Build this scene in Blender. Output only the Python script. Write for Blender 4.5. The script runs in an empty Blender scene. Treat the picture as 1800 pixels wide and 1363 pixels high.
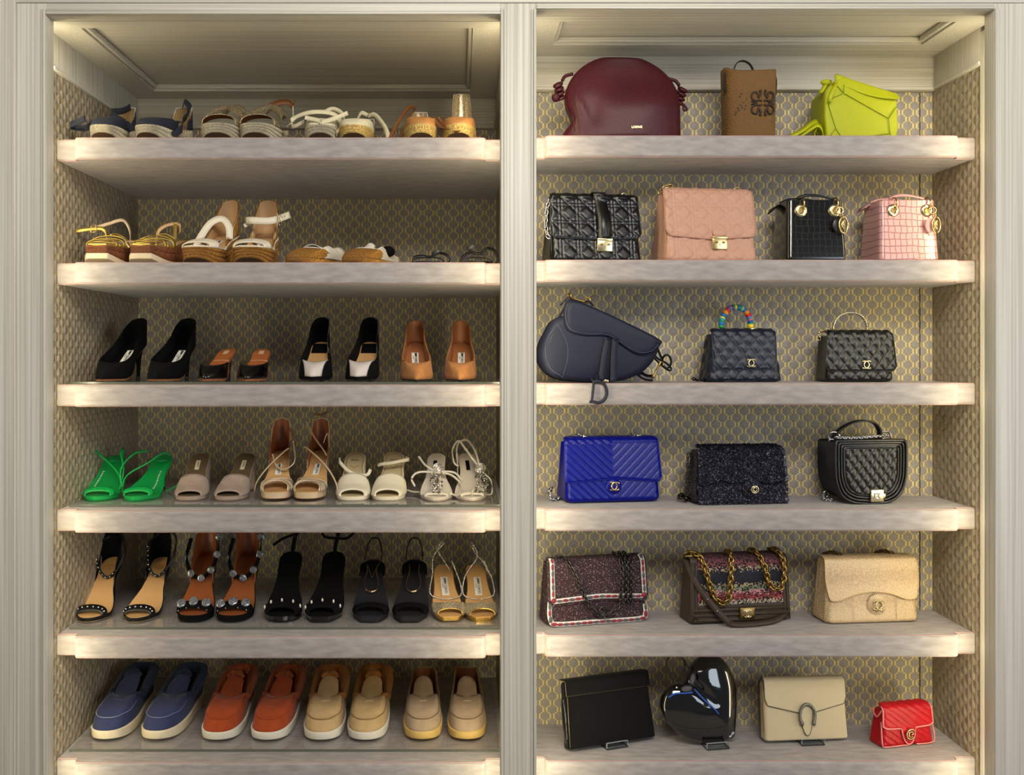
import bpy, bmesh, math, random
import numpy as np
from mathutils import Vector, Matrix
random.seed(7); RNG = np.random.default_rng(11)
scene = bpy.context.scene
COL = scene.collection
# ------------------------------------------------------------------ camera
CZ = 1.5           # eye height above the floor
CD = 2.2           # distance from the lens to the front edge of the shelves (plane Y = 0)
FPX = 1692.3       # focal length in pixels of the 1800 x 1363 frame
VX, VY = 808.0, 620.0
cam_d = bpy.data.cameras.new('camera'); cam = bpy.data.objects.new('camera', cam_d); COL.objects.link(cam)
cam.location = (0, -CD, CZ); cam.rotation_euler = (math.pi/2, 0, 0)
cam_d.sensor_width = 36; cam_d.lens = FPX/1800*36
cam_d.shift_x = (900-VX)/1800; cam_d.shift_y = -(681.5-VY)/1800
cam_d.clip_start = .05
scene.camera = cam
# ------------------------------------------------------------------ light
w = bpy.data.worlds.new('room_air'); scene.world = w; w.use_nodes = True
bg = w.node_tree.nodes['Background']; bg.inputs[0].default_value = (.95, .97, 1.0, 1); bg.inputs[1].default_value = .13
def area(name, loc, aim, sx, sy, power, col):
    d = bpy.data.lights.new(name, 'AREA'); d.shape = 'RECTANGLE'; d.size = sx; d.size_y = sy; d.energy = power; d.color = col
    o = bpy.data.objects.new(name, d); COL.objects.link(o); o.location = loc
    v = Vector(aim)-Vector(loc); o.rotation_euler = v.to_track_quat('-Z', 'Y').to_euler(); return o
area('ceiling_lamp', (.35, -2.3, CZ+1.25), (.15, 0, CZ-.15), 1.6, .7, 60, (1, .94, .84))
area('window_daylight', (2.6, -2.6, CZ+.1), (.3, 0, CZ-.5), 1.2, 1.6, 32, (.80, .90, 1))
scene.view_settings.view_transform = 'Standard'; scene.view_settings.look = 'None'
scene.view_settings.exposure = -0.1; scene.view_settings.gamma = 1.0; scene.view_settings.use_curve_mapping = False
LED_POWER = 40.0
# ------------------------------------------------------------------ helpers
def PX(x, y, Y):
    "point of the place that stands at depth Y behind the shelf fronts"
    D = CD+Y; return ((x-VX)*D/FPX, Y, CZ+(VY-y)*D/FPX)
def wx(x, Y): return (x-VX)*(CD+Y)/FPX
def lin(c):
    if isinstance(c, str): c = [int(c[i:i+2], 16)/255 for i in (0, 2, 4)]
    return tuple(v/12.92 if v <= .04045 else ((v+.055)/1.055)**2.4 for v in c)+(1,)
MATS = {}
def mat(name, col, rough=.5, metal=0., bump=0., bscale=300., var=0., vscale=40., spec=.5, coat=0., sheen=0., stretch=None, alpha=1., trans=0., kind='noise'):
    if name in MATS: return MATS[name]
    m = bpy.data.materials.new(name); m.use_nodes = True; nt = m.node_tree; N = nt.nodes; L = nt.links
    b = N['Principled BSDF']; c = lin(col)
    b.inputs['Base Color'].default_value = c; b.inputs['Roughness'].default_value = rough; b.inputs['Metallic'].default_value = metal
    b.inputs['Specular IOR Level'].default_value = spec; b.inputs['Coat Weight'].default_value = coat; b.inputs['Coat Roughness'].default_value = .08
    b.inputs['Sheen Weight'].default_value = sheen; b.inputs['Sheen Roughness'].default_value = .4
    if trans: b.inputs['Transmission Weight'].default_value = trans
    if bump or var:
        tc = N.new('ShaderNodeTexCoord'); mp = N.new('ShaderNodeMapping'); L.new(tc.outputs['Object'], mp.inputs[0])
        if stretch: mp.inputs['Scale'].default_value = stretch
    if var:
        n = N.new('ShaderNodeTexNoise'); n.inputs['Scale'].default_value = vscale; n.inputs['Detail'].default_value = 5; L.new(mp.outputs[0], n.inputs['Vector'])
        r = N.new('ShaderNodeValToRGB'); L.new(n.outputs[0], r.inputs[0])
        r.color_ramp.elements[0].position = .3; r.color_ramp.elements[1].position = .7
        r.color_ramp.elements[0].color = tuple(min(1, v*(1-var)) for v in c[:3])+(1,); r.color_ramp.elements[1].color = tuple(min(1, v*(1+var)) for v in c[:3])+(1,)
        L.new(r.outputs[0], b.inputs['Base Color'])
    if bump:
        if kind == 'voronoi':
            n2 = N.new('ShaderNodeTexVoronoi'); n2.inputs['Scale'].default_value = bscale; src = n2.outputs['Distance']
        elif kind == 'wave':
            n2 = N.new('ShaderNodeTexWave'); n2.inputs['Scale'].default_value = bscale; n2.inputs['Distortion'].default_value = 1.5; src = n2.outputs['Fac']
        else:
            n2 = N.new('ShaderNodeTexNoise'); n2.inputs['Scale'].default_value = bscale; n2.inputs['Detail'].default_value = 3; src = n2.outputs[0]
        L.new(mp.outputs[0], n2.inputs['Vector'])
        bp = N.new('ShaderNodeBump'); bp.inputs['Strength'].default_value = bump; bp.inputs['Distance'].default_value = .002
        L.new(src, bp.inputs['Height']); L.new(bp.outputs[0], b.inputs['Normal'])
    MATS[name] = m; return m
def speckle(name, cols, scale=600, rough=.35, metal=.6, bump=.8, stretch=None, weights=None):
    "fabric or glitter made of many little cells of several colours"
    m = bpy.data.materials.new(name); m.use_nodes = True; nt = m.node_tree; N = nt.nodes; L = nt.links; b = N['Principled BSDF']
    tc = N.new('ShaderNodeTexCoord'); mp = N.new('ShaderNodeMapping'); L.new(tc.outputs['Object'], mp.inputs[0])
    if stretch: mp.inputs['Scale'].default_value = stretch
    v = N.new('ShaderNodeTexVoronoi'); v.inputs['Scale'].default_value = scale; L.new(mp.outputs[0], v.inputs['Vector'])
    sp = N.new('ShaderNodeSeparateColor'); L.new(v.outputs['Color'], sp.inputs[0])
    r = N.new('ShaderNodeValToRGB'); r.color_ramp.interpolation = 'CONSTANT'; L.new(sp.outputs[0], r.inputs[0])
    k = len(cols); ws = weights or [1/k]*k; acc = 0
    for i, c in enumerate(cols):
        e = r.color_ramp.elements[i] if i < 2 else r.color_ramp.elements.new(acc)
        e.position = acc; e.color = lin(c); acc += ws[i]
    L.new(r.outputs[0], b.inputs['Base Color']); b.inputs['Roughness'].default_value = rough; b.inputs['Metallic'].default_value = metal
    bp = N.new('ShaderNodeBump'); bp.inputs['Strength'].default_value = bump; bp.inputs['Distance'].default_value = .0015
    L.new(sp.outputs[1], bp.inputs['Height']); L.new(bp.outputs[0], b.inputs['Normal'])
    MATS[name] = m; return m

def quads(nv, nu, cu=False, cv=False):
    j = np.arange(nv if cv else nv-1); i = np.arange(nu if cu else nu-1)
    J, I = np.meshgrid(j, i, indexing='ij'); J2 = (J+1) % nv; I2 = (I+1) % nu
    return np.stack([J*nu+I, J*nu+I2, J2*nu+I2, J2*nu+I], -1).reshape(-1, 4)
class MB:
    "collects shapes; build() links them as one mesh object"
    def __init__(s): s.V = []; s.F = []; s.n = 0
    def add(s, V, F):
        V = np.asarray(V, float).reshape(-1, 3); s.V.append(V)
        s.F += [tuple(int(a)+s.n for a in f) for f in F]; s.n += len(V); return s
    def grid(s, P, cu=False, cv=False, flip=False):
        P = np.asarray(P, float); q = quads(P.shape[0], P.shape[1], cu, cv)
        if flip: q = q[:, ::-1]
        return s.add(P.reshape(-1, 3), q)
    def box(s, x0, x1, y0, y1, z0, z1):
        V = [(x, y, z) for z in (z0, z1) for y in (y0, y1) for x in (x0, x1)]
        return s.add(V, [(0, 2, 3, 1), (4, 5, 7, 6), (0, 1, 5, 4), (2, 6, 7, 3), (0, 4, 6, 2), (1, 3, 7, 5)])
    def ball(s, c, r, n=10, m=6):
        r = np.broadcast_to(r, 3); th = np.linspace(0, np.pi, m+1)[:, None]; ph = np.linspace(0, 2*np.pi, n, endpoint=False)[None]
        P = np.stack([np.sin(th)*np.cos(ph)*r[0], np.sin(th)*np.sin(ph)*r[1], np.cos(th)*r[2]+0*ph], -1)+np.asarray(c)
        return s.grid(P, cu=True, flip=True)
    def tube(s, path, r, n=8, closed=False, smooth=4, caps=True):
        p = spline(path, smooth, closed) if smooth > 1 else np.asarray(path, float)
        T = tang(p, closed); r = np.asarray(r, float)
        if r.ndim == 0: r = np.full(len(p), float(r))
        else: r = np.interp(np.linspace(0, 1, len(p)), np.linspace(0, 1, len(r)), r)
        U = np.zeros_like(p); u = np.cross(T[0], (0, 0, 1.)); u = np.cross(T[0], (1., 0, 0)) if np.linalg.norm(u) < .2 else u
        for i in range(len(p)):
            u = u-T[i]*np.dot(u, T[i]); u = u/(np.linalg.norm(u)+1e-9); U[i] = u
        W = np.cross(T, U); a = np.linspace(0, 2*np.pi, n, endpoint=False)
        P = p[:, None]+r[:, None, None]*(np.cos(a)[None, :, None]*U[:, None]+np.sin(a)[None, :, None]*W[:, None])
        base = s.n; s.grid(P, cu=True, cv=closed)
        if caps and not closed:
            s.F.append(tuple(base+i for i in range(n))[::-1]); s.F.append(tuple(base+(len(p)-1)*n+i for i in range(n)))
        return s
    def ribbon(s, path, w, th, wd, smooth=5, closed=False):
        "flat strap; wd = direction of its width (one vector or one per control point)"
        p = spline(path, smooth, closed) if smooth > 1 else np.asarray(path, float)
        T = tang(p, closed); wd = np.asarray(wd, float)
        if wd.ndim == 1: D = np.tile(wd, (len(p), 1))
        else: D = spline(wd, smooth, closed) if smooth > 1 else wd
        D = D-T*(D*T).sum(1, keepdims=True); D /= np.linalg.norm(D, axis=1, keepdims=True)+1e-9
        Nn = np.cross(T, D); w = np.asarray(w, float)
        if w.ndim == 0: w = np.full(len(p), float(w))
        else: w = np.interp(np.linspace(0, 1, len(p)), np.linspace(0, 1, len(w)), w)
        prof = np.array([(-.5, -.5), (-.5, .5), (.5, .5), (.5, -.5)])
        P = p[:, None]+prof[None, :, 0:1]*w[:, None, None]*D[:, None]+prof[None, :, 1:2]*th*Nn[:, None]
        base = s.n; s.grid(P, cu=True, cv=closed)
        if not closed: s.F.append((base, base+1, base+2, base+3)); k = base+(len(p)-1)*4; s.F.append((k+3, k+2, k+1, k))
        return s
    def ring(s, c, R, r, ax=(0, 1, 0), arc=(0, 360), n=24, m=8, sx=1., sy=1.):
        ax = Vector(ax).normalized(); u = ax.orthogonal().normalized() if abs(ax.z) > .9 else Vector((0, 0, 1)).cross(ax).normalized(); v = ax.cross(u)
        full = abs(arc[1]-arc[0]) >= 359; a = np.radians(np.linspace(arc[0], arc[1], n, endpoint=not full))
        p = np.asarray(c)+R*(np.cos(a)[:, None]*sx*np.array(u)+np.sin(a)[:, None]*sy*np.array(v))
        return s.tube(p, r, m, closed=full, smooth=1)
    def lathe(s, prof, c=(0, 0, 0), n=20):
        a = np.linspace(0, 2*np.pi, n, endpoint=False); p = np.asarray(prof, float)
        P = np.stack([p[:, :1]*np.cos(a), p[:, :1]*np.sin(a), p[:, 1:]+0*a], -1)+np.asarray(c)
        return s.grid(P, cu=True)
    def chain(s, path, pitch, r, lw=.62, smooth=6, closed=False, ref=(0, 0, 1)):
        "oval links, every other one turned a quarter"
        p = spline(path, smooth, closed); d = np.r_[0, np.cumsum(np.linalg.norm(np.diff(p, axis=0), axis=1))]
        k = max(2, int(d[-1]/pitch)); q = np.stack([np.interp((np.arange(k)+.5)/k*d[-1], d, p[:, i]) for i in range(3)], 1); T = tang(q)
        for i in range(k):
            t = T[i]; u = np.cross(t, ref); u = np.cross(t, (1., .2, 0)) if np.linalg.norm(u) < .15 else u
            u /= np.linalg.norm(u); v = np.cross(t, u)
            ang = math.radians(40 if i % 2 else -40); uu = u*math.cos(ang)+v*math.sin(ang)
            a = np.linspace(0, 2*np.pi, 10, endpoint=False)
            s.tube(q[i]+pitch*.78*np.cos(a)[:, None]*t+pitch*.78*lw*np.sin(a)[:, None]*uu, r, 5, closed=True, smooth=1)
        return s
    def build(s, name, m, parent=None, smooth=True, solid=None, mat2=None, label=None, bevel=0, M=None, off=-1):
        me = bpy.data.meshes.new(name); V = np.concatenate(s.V)
        if M is not None: V = V@np.array(M.to_3x3()).T+np.array(M.translation)
        me.from_pydata(V.tolist(), [], s.F); me.materials.append(m)
        if mat2: me.materials.append(mat2)
        if smooth: me.polygons.foreach_set('use_smooth', [True]*len(me.polygons))
        o = bpy.data.objects.new(name, me); COL.objects.link(o); o.parent = parent
        if solid:
            md = o.modifiers.new('thickness', 'SOLIDIFY'); md.thickness = solid; md.offset = off
            if mat2: md.material_offset = 1
        if bevel:
            md = o.modifiers.new('soft_edge', 'BEVEL'); md.width = bevel; md.segments = 3; md.limit_method = 'ANGLE'
            if smooth: me.polygons.foreach_set('use_smooth', [True]*len(me.polygons))
        if label: o['label'] = label
        return o
def spline(p, k=6, closed=False):
    p = np.asarray(p, float); n = len(p)
    if n < 3 and not closed:
        return np.stack([np.interp(np.linspace(0, n-1, (n-1)*k+1), np.arange(n), p[:, i]) for i in range(p.shape[1])], 1)
    if closed: q = np.concatenate([p[-1:], p, p[:2]]); segs = n
    else: q = np.concatenate([2*p[:1]-p[1:2], p, 2*p[-1:]-p[-2:-1]]); segs = n-1
    t = np.arange(k)/k; out = []
    for i in range(segs):
        a, b, c, d = q[i:i+4]; tt = t[:, None]
        out.append(.5*(2*b+(c-a)*tt+(2*a-5*b+4*c-d)*tt**2+(3*b-a-3*c+d)*tt**3))
    out = np.concatenate(out)
    return out if closed else np.concatenate([out, p[-1:]])
def tang(p, closed=False):
    T = np.roll(p, -1, 0)-np.roll(p, 1, 0) if closed else np.gradient(p, axis=0)
    return T/(np.linalg.norm(T, axis=1, keepdims=True)+1e-12)
def thing(name, label, cat, loc=(0, 0, 0), rz=0., group=None, rx=0.):
    o = bpy.data.objects.new(name, None); o.empty_display_size = .02; COL.objects.link(o)
    o.location = loc; o.rotation_euler = (math.radians(rx), 0, math.radians(rz)); o['label'] = label; o['category'] = cat
    if group: o['group'] = group
    return o
def tag(o, label, cat, group=None):
    o['label'] = label; o['category'] = cat
    if group: o['group'] = group
    return o
def struct(o, label=None):
    o['kind'] = 'structure'
    if label: o['label'] = label
    return o
def bx(name, m, dims, parent=None, bevel=.0015):
    return MB().box(*dims).build(name, m, parent, smooth=bool(bevel), bevel=bevel)
TXT = {}
def text_mesh(s, m, spacing=1.0, bold=0.):
    "letters of the built-in face as a thin flat mesh, height about 1"
    k = (s, m.name, spacing, bold)
    if k not in TXT:
        cu = bpy.data.curves.new('lettering', 'FONT'); cu.body = s; cu.align_x = 'CENTER'; cu.align_y = 'CENTER'; cu.extrude = .01; cu.space_character = spacing; cu.offset = bold; cu.resolution_u = 3
        o = bpy.data.objects.new('tmp', cu); COL.objects.link(o); dg = bpy.context.evaluated_depsgraph_get()
        me = bpy.data.meshes.new_from_object(o.evaluated_get(dg)); me.name = 'lettering'; me.materials.clear(); me.materials.append(m)
        bpy.data.objects.remove(o); bpy.data.curves.remove(cu); TXT[k] = me
    return TXT[k]
def letters(s, m, parent, pos, size, X=(1, 0, 0), Y=(0, 0, 1), name='lettering', sx=1., spacing=1.0, bold=0.):
    X = Vector(X).normalized(); Y = Vector(Y); Y = (Y-X*Y.dot(X)).normalized(); Z = X.cross(Y)
    o = bpy.data.objects.new(name, text_mesh(s, m, spacing, bold)); COL.objects.link(o); o.parent = parent
    o.matrix_local = Matrix.Translation(pos)@Matrix((X, Y, Z)).transposed().to_4x4()@Matrix.Diagonal((size*sx, size, size, 1)); return o

# ------------------------------------------------------------------ shared materials
paint = None
def strie(name, c1, c2, vertical=True):
    m = bpy.data.materials.new(name); m.use_nodes = True; nt = m.node_tree; N = nt.nodes; L = nt.links; b = N['Principled BSDF']
    tc = N.new('ShaderNodeTexCoord'); mp = N.new('ShaderNodeMapping'); L.new(tc.outputs['Object'], mp.inputs[0])
    mp.inputs['Scale'].default_value = (1, 1, .006) if vertical else (.006, 1, 1)
    n = N.new('ShaderNodeTexNoise'); n.inputs['Scale'].default_value = 230; n.inputs['Detail'].default_value = 4; L.new(mp.outputs[0], n.inputs[0])
    r = N.new('ShaderNodeValToRGB'); r.color_ramp.elements[0].position = .33; r.color_ramp.elements[1].position = .68
    r.color_ramp.elements[0].color = lin(c1); r.color_ramp.elements[1].color = lin(c2); L.new(n.outputs[0], r.inputs[0]); L.new(r.outputs[0], b.inputs['Base Color'])
    b.inputs['Roughness'].default_value = .42
    bp = N.new('ShaderNodeBump'); bp.inputs['Strength'].default_value = .1; bp.inputs['Distance'].default_value = .001; L.new(n.outputs[0], bp.inputs['Height']); L.new(bp.outputs[0], b.inputs['Normal'])
    return m
WOODV = strie('striated_paint_vertical', 'bab4a6', 'd9d4c8'); WOODH = strie('striated_paint_horizontal', 'bab4a6', 'd9d4c8', False)
def wallpaper(name, ax, ground, ground2, gold, relief):
    "woven trellis of staggered bulbs: stepped gold threads on a taupe ground; ax = object axis that runs across"
    m = bpy.data.materials.new(name); m.use_nodes = True; nt = m.node_tree; N = nt.nodes; L = nt.links; b = N['Principled BSDF']
    tc = N.new('ShaderNodeTexCoord'); sp = N.new('ShaderNodeSeparateXYZ'); L.new(tc.outputs['Object'], sp.inputs[0])
    def op(o, a, c=None, d=None):
        n = N.new('ShaderNodeMath'); n.operation = o
        for i, v in enumerate((a, c, d)):
            if v is None: continue
            if isinstance(v, (int, float)): n.inputs[i].default_value = v
            else: L.new(v, n.inputs[i])
        return n.outputs[0]
    TX, TZ = .0358, .0334
    u = op('DIVIDE', sp.outputs[ax], TX); v = op('DIVIDE', sp.outputs['Z'], TZ)
    uq = op('DIVIDE', op('ADD', op('FLOOR', op('MULTIPLY', u, 16.)), .5), 16.); vq = op('DIVIDE', op('ADD', op('FLOOR', op('MULTIPLY', v, 10.)), .5), 10.)
    def dist(uu): return op('ABSOLUTE', op('SUBTRACT', op('FRACT', uu), .5))      # 0 at the A column, .5 at the B column
    def edge(vv):
        c = op('COSINE', op('MULTIPLY', vv, 2*math.pi)); s2 = op('SINE', op('MULTIPLY', vv, 4*math.pi))
        cc = op('MINIMUM', op('MAXIMUM', op('MULTIPLY', c, 1.6), -1.), 1.)
        return op('ADD', .25, op('ADD', op('MULTIPLY', cc, .135), op('MULTIPLY', s2, .012)))
    xq = dist(uq); gap = op('ABSOLUTE', op('SUBTRACT', xq, edge(vq)))
    goldm = op('LESS_THAN', gap, .07)
    gs = op('ABSOLUTE', op('SUBTRACT', dist(u), edge(v)))
    nz = N.new('ShaderNodeTexNoise'); nz.inputs['Scale'].default_value = 14; nz.inputs['Detail'].default_value = 4; L.new(tc.outputs['Object'], nz.inputs[0])
    mpn = N.new('ShaderNodeMapping'); L.new(tc.outputs['Object'], mpn.inputs[0]); mpn.inputs['Scale'].default_value = (1, 1, .14)
    wv = N.new('ShaderNodeTexNoise'); wv.inputs['Scale'].default_value = 900; wv.inputs['Detail'].default_value = 2; L.new(mpn.outputs[0], wv.inputs[0])
    mx0 = N.new('ShaderNodeMix'); mx0.data_type = 'RGBA'; mx0.inputs['A'].default_value = lin(ground); mx0.inputs['B'].default_value = lin(ground2); L.new(op('MINIMUM', op('MULTIPLY', gs, 4.), 1.), mx0.inputs['Factor'])
    mx = N.new('ShaderNodeMix'); mx.data_type = 'RGBA'; mx.inputs['B'].default_value = lin(gold); L.new(mx0.outputs['Result'], mx.inputs['A']); L.new(goldm, mx.inputs['Factor'])
    ml = N.new('ShaderNodeMix'); ml.data_type = 'RGBA'; ml.blend_type = 'MULTIPLY'; ml.inputs['Factor'].default_value = 1; L.new(mx.outputs['Result'], ml.inputs['A'])
    cr = N.new('ShaderNodeValToRGB'); cr.color_ramp.elements[0].position = .25; cr.color_ramp.elements[1].position = .75; cr.color_ramp.elements[0].color = (.72, .72, .72, 1); cr.color_ramp.elements[1].color = (1.15, 1.15, 1.15, 1)
    L.new(op('ADD', op('MULTIPLY', wv.outputs[0], .6), op('MULTIPLY', nz.outputs[0], .4)), cr.inputs[0]); L.new(cr.outputs[0], ml.inputs['B'])
    L.new(ml.outputs['Result'], b.inputs['Base Color']); b.inputs['Roughness'].default_value = .55; L.new(op('MULTIPLY', goldm, .1), b.inputs['Metallic'])
    bp = N.new('ShaderNodeBump'); bp.inputs['Strength'].default_value = 1.; bp.inputs['Distance'].default_value = relief
    L.new(op('ADD', op('MULTIPLY', gs, 3.), op('MULTIPLY', wv.outputs[0], .35)), bp.inputs['Height']); L.new(bp.outputs[0], b.inputs['Normal'])
    return m
WP_BACK = wallpaper('woven_trellis_wallpaper', 'X', '968b79', '9a938f', 'dccb8c', .0015)
WP_SIDE = wallpaper('woven_trellis_wallpaper_side', 'Y', 'a3947a', 'a89d8c', 'b5a37c', .004)
SUEDE = mat('shelf_suede', '9a9391', .85, bump=.25, bscale=500, var=.2, vscale=80, sheen=.2, stretch=(.28, 1, 1))
PIPE = mat('rose_piping', 'b08a86', .6)
def clear(name, tint=(.985, .985, .98), edge=(.55, .62, .6), rough=.02):
    m = bpy.data.materials.new(name); m.use_nodes = True; nt = m.node_tree; N = nt.nodes; L = nt.links
    for n in list(N):
        if n.type == 'BSDF_PRINCIPLED': N.remove(n)
    t = N.new('ShaderNodeBsdfTransparent'); t.inputs[0].default_value = tint+(1,); g = N.new('ShaderNodeBsdfGlossy'); g.inputs['Roughness'].default_value = rough
    f = N.new('ShaderNodeFresnel'); f.inputs[0].default_value = 1.5; mx = N.new('ShaderNodeMixShader')
    ge = N.new('ShaderNodeNewGeometry'); sb = N.new('ShaderNodeMath'); sb.operation = 'SUBTRACT'; sb.inputs[0].default_value = 1; L.new(ge.outputs['Backfacing'], sb.inputs[1])
    mu = N.new('ShaderNodeMath'); mu.operation = 'MULTIPLY'; L.new(f.outputs[0], mu.inputs[0]); L.new(sb.outputs[0], mu.inputs[1])
    L.new(mu.outputs[0], mx.inputs[0]); L.new(t.outputs[0], mx.inputs[1]); L.new(g.outputs[0], mx.inputs[2]); L.new(mx.outputs[0], N['Material Output'].inputs[0])
    return m
GLASS = clear('clear_glass'); ACRYL = clear('clear_acrylic', (.90, .92, .93))
GLASS_EDGE = mat('glass_edge', 'b9b8a4', .15, spec=.8)
GOLD = mat('gold_metal', 'cdb27a', .24, 1.); PALEGOLD = mat('pale_gold_metal', 'dccb9e', .24, 1.); BRASS = mat('aged_brass', '957a45', .32, 1., bump=.1, bscale=900); SILVER = mat('silver_metal', 'c9c9c9', .22, 1.)
GUN = mat('gunmetal', '4d4846', .28, 1.); WHITE = mat('white_label', 'e9e6df', .6); INK = mat('black_ink', '1a1a1a', .6)
WHITEINK = mat('white_ink', 'f2f2ee', .6)
CRYS = mat('crystal', 'e6e2dc', .08, .85)
# ------------------------------------------------------------------ the built-in
XL, XR = -.93, 1.19                 # outer side walls of the two bays
XD0, XD1 = .106, .15                # both faces of the partition
YB_L, YB_R = .585, .223             # rear walls: the shoe bay is deeper than the bag bay
ZC_L, ZC_R = CZ+.7305, CZ+.7425     # bay ceilings
ZB_L, ZB_R = CZ+.645, CZ+.6555      # lower edge of the plain frieze under the ceilings
YF = -.116                          # face of the frame
floor = struct(bx('floor', mat('pale_carpet', 'a59c8f', .95, bump=.4, bscale=300), (-2.6, 3.2, -3.4, .6, -.05, 0), bevel=0))
def slab(name, m, dims, parent=None, bevel=0, lab=None): return struct(bx(name, m, dims, parent, bevel), lab)
slab('wall_left', WP_SIDE, (XL-.02, XL, -.004, YB_L, 0, ZB_L))
slab('wall_right', WP_SIDE, (XR, XR+.02, -.004, YB_R, 0, ZB_R))
slab('wall_divider_left', WP_SIDE, (XD0, XD0+.02, -.004, YB_L, 0, ZB_L))
slab('wall_divider_right', WP_SIDE, (XD1-.02, XD1, -.004, YB_R, 0, ZB_R))
slab('wall_back_left', WP_BACK, (XL-.02, XD0+.02, YB_L, YB_L+.02, 0, ZB_L))
gx = wx(1617, YB_R)
slab('wall_back_right', WP_BACK, (XD1-.02, gx-.0015, YB_R, YB_R+.02, 0, ZB_R))
slab('wall_back_corner', WP_BACK, (gx+.0015, XR+.02, YB_R, YB_R+.02, 0, ZB_R))
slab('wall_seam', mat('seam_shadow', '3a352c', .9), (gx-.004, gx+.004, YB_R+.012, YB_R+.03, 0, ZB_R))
# plain frieze boards with a small moulding at their foot
def frieze(k, x0, x1, yb, zb, zc):
    slab('trim_frieze_back_%d' % k, WOODH, (x0, x1, yb-.012, yb+.02, zb, zc+.03), bevel=.001)
    slab('trim_moulding_back_%d' % k, WOODH, (x0, x1, yb-.018, yb-.0121, zb+.001, zb+.010), bevel=.002)
    for s, x in (('left', x0), ('right', x1)):
        a, b = (x-.01, x+.0025) if s == 'left' else (x-.0025, x+.01)
        a2, b2 = (x+.0026, x+.007) if s == 'left' else (x-.007, x-.0026)
        slab('trim_frieze_%s_%d' % (s, k), WOODV, (a, b, -.004, yb-.0125, zb, zc+.03), bevel=.001)
        slab('trim_moulding_%s_%d' % (s, k), WOODV, (a2, b2, -.004, yb-.0185, zb+.001, zb+.010), bevel=.002)
frieze(1, XL, XD0, YB_L, ZB_L, ZC_L); frieze(2, XD1, XR, YB_R, ZB_R, ZC_R)
# ceilings: four flat rails round a recessed panel with a small bead
def bay_ceiling(k, x0, x1, yb, zc, xi0, xi1, yi0, yi1):
    c = struct(bx('ceiling' if k == 1 else 'ceiling_right', WOODH, (x0, x1, YF+.039, yb, zc+.018, zc+.05), bevel=0))
    for nm, m, d in (('rail', WOODH, (x0, x1, YF+.0392, yi0, zc, zc+.0175)), ('rail', WOODH, (x0, x1, yi1, yb, zc, zc+.0175)),
                     ('rail', WOODV, (x0, xi0, yi0, yi1, zc, zc+.0175)), ('rail', WOODV, (xi1, x1, yi0, yi1, zc, zc+.0175))):
        bx(nm, m, d, c, bevel=0)
    e = .011
    for d in ((xi0, xi1, yi1-e, yi1, zc+.004, zc+.0178), (xi0, xi1, yi0, yi0+e, zc+.004, zc+.0178), (xi0, xi0+e, yi0+e, yi1-e, zc+.004, zc+.0178), (xi1-e, xi1, yi0+e, yi1-e, zc+.004, zc+.0178)):
        bx('bead', WOODH, d, c, bevel=.0035)
bay_ceiling(1, XL, XD0, YB_L, ZC_L, -.853, .03, -.032, .489)
bay_ceiling(2, XD1, XR, YB_R, ZC_R, .225, 1.115, -.039, .123)
# face frame
ZTL, ZTR = CZ+.7311, CZ+.7425
def stile(name, x0, x1, bl, br):
    o = struct(bx(name, WOODV, (x0, x1, YF, YF+.039, 0, CZ+.79), bevel=.001))
    for a, b, y in ((bl, bl+.0062, -.006), (bl+.007, bl+.0115, -.003)) if bl is not None else ():
        bx('bead', WOODV, (a, b, YF+y, YF+.0005, 0, ZTL+.012), o, bevel=.0016)
    for a, b, y in ((br-.0062, br, -.006), (br-.0115, br-.007, -.003)) if br is not None else ():
        bx('bead', WOODV, (a, b, YF+y, YF+.0005, 0, ZTL+.012), o, bevel=.0016)
    return o
stile('trim_stile_left', -1.25, -.895, None, -.8952)
slab('trim_board_left', WOODV, (-1.25, -.9575, YF-.012, YF-.0005, 0, CZ+.80), bevel=.002)
slab('trim_board_outer', WOODV, (-1.25, -.990, YF-.020, YF-.0125, 0, CZ+.80), bevel=.002)
stile('trim_stile_right', 1.157, 1.7, 1.1572, None)
stile('trim_divider', .0886, .166, .0888, .1658)
for k, (x0, x1, z) in enumerate(((-.895, .0886, ZTL), (.166, 1.157, ZTR))):
    o = struct(bx('trim_rail_%d' % (k+1), WOODH, (x0, x1, YF+.0002, YF+.0388, z, CZ+.90), bevel=.001))
    bx('bead', WOODH, (x0, x1, YF-.006, YF, z+.0002, z+.0062), o, bevel=.0016); bx('bead', WOODH, (x0, x1, YF-.003, YF, z+.007, z+.0115), o, bevel=.0016)
slab('trim_header', WOODH, (-1.25, 1.7, YF-.004, YF+.0005, CZ+.7565, CZ+.92), bevel=.002)
slab('trim_header_cap', WOODH, (-1.25, 1.7, YF-.010, YF-.0045, CZ+.7665, CZ+.92), bevel=.002)
for k, (x0, x1) in enumerate(((XL, XL+.003), (XR-.003, XR))):      # plain jamb strips ahead of the wallpaper
    slab('trim_jamb_%d' % (k+1), WOODV, (x0 if k else x0-.02, x1+.02 if k else x1, YF+.039, -.0045, 0, ZC_L), bevel=0)
slab('trim_partition_core', WOODV, (XD0+.0002, XD1-.0002, YF+.0391, -.0045, 0, ZC_L), bevel=0)
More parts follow.
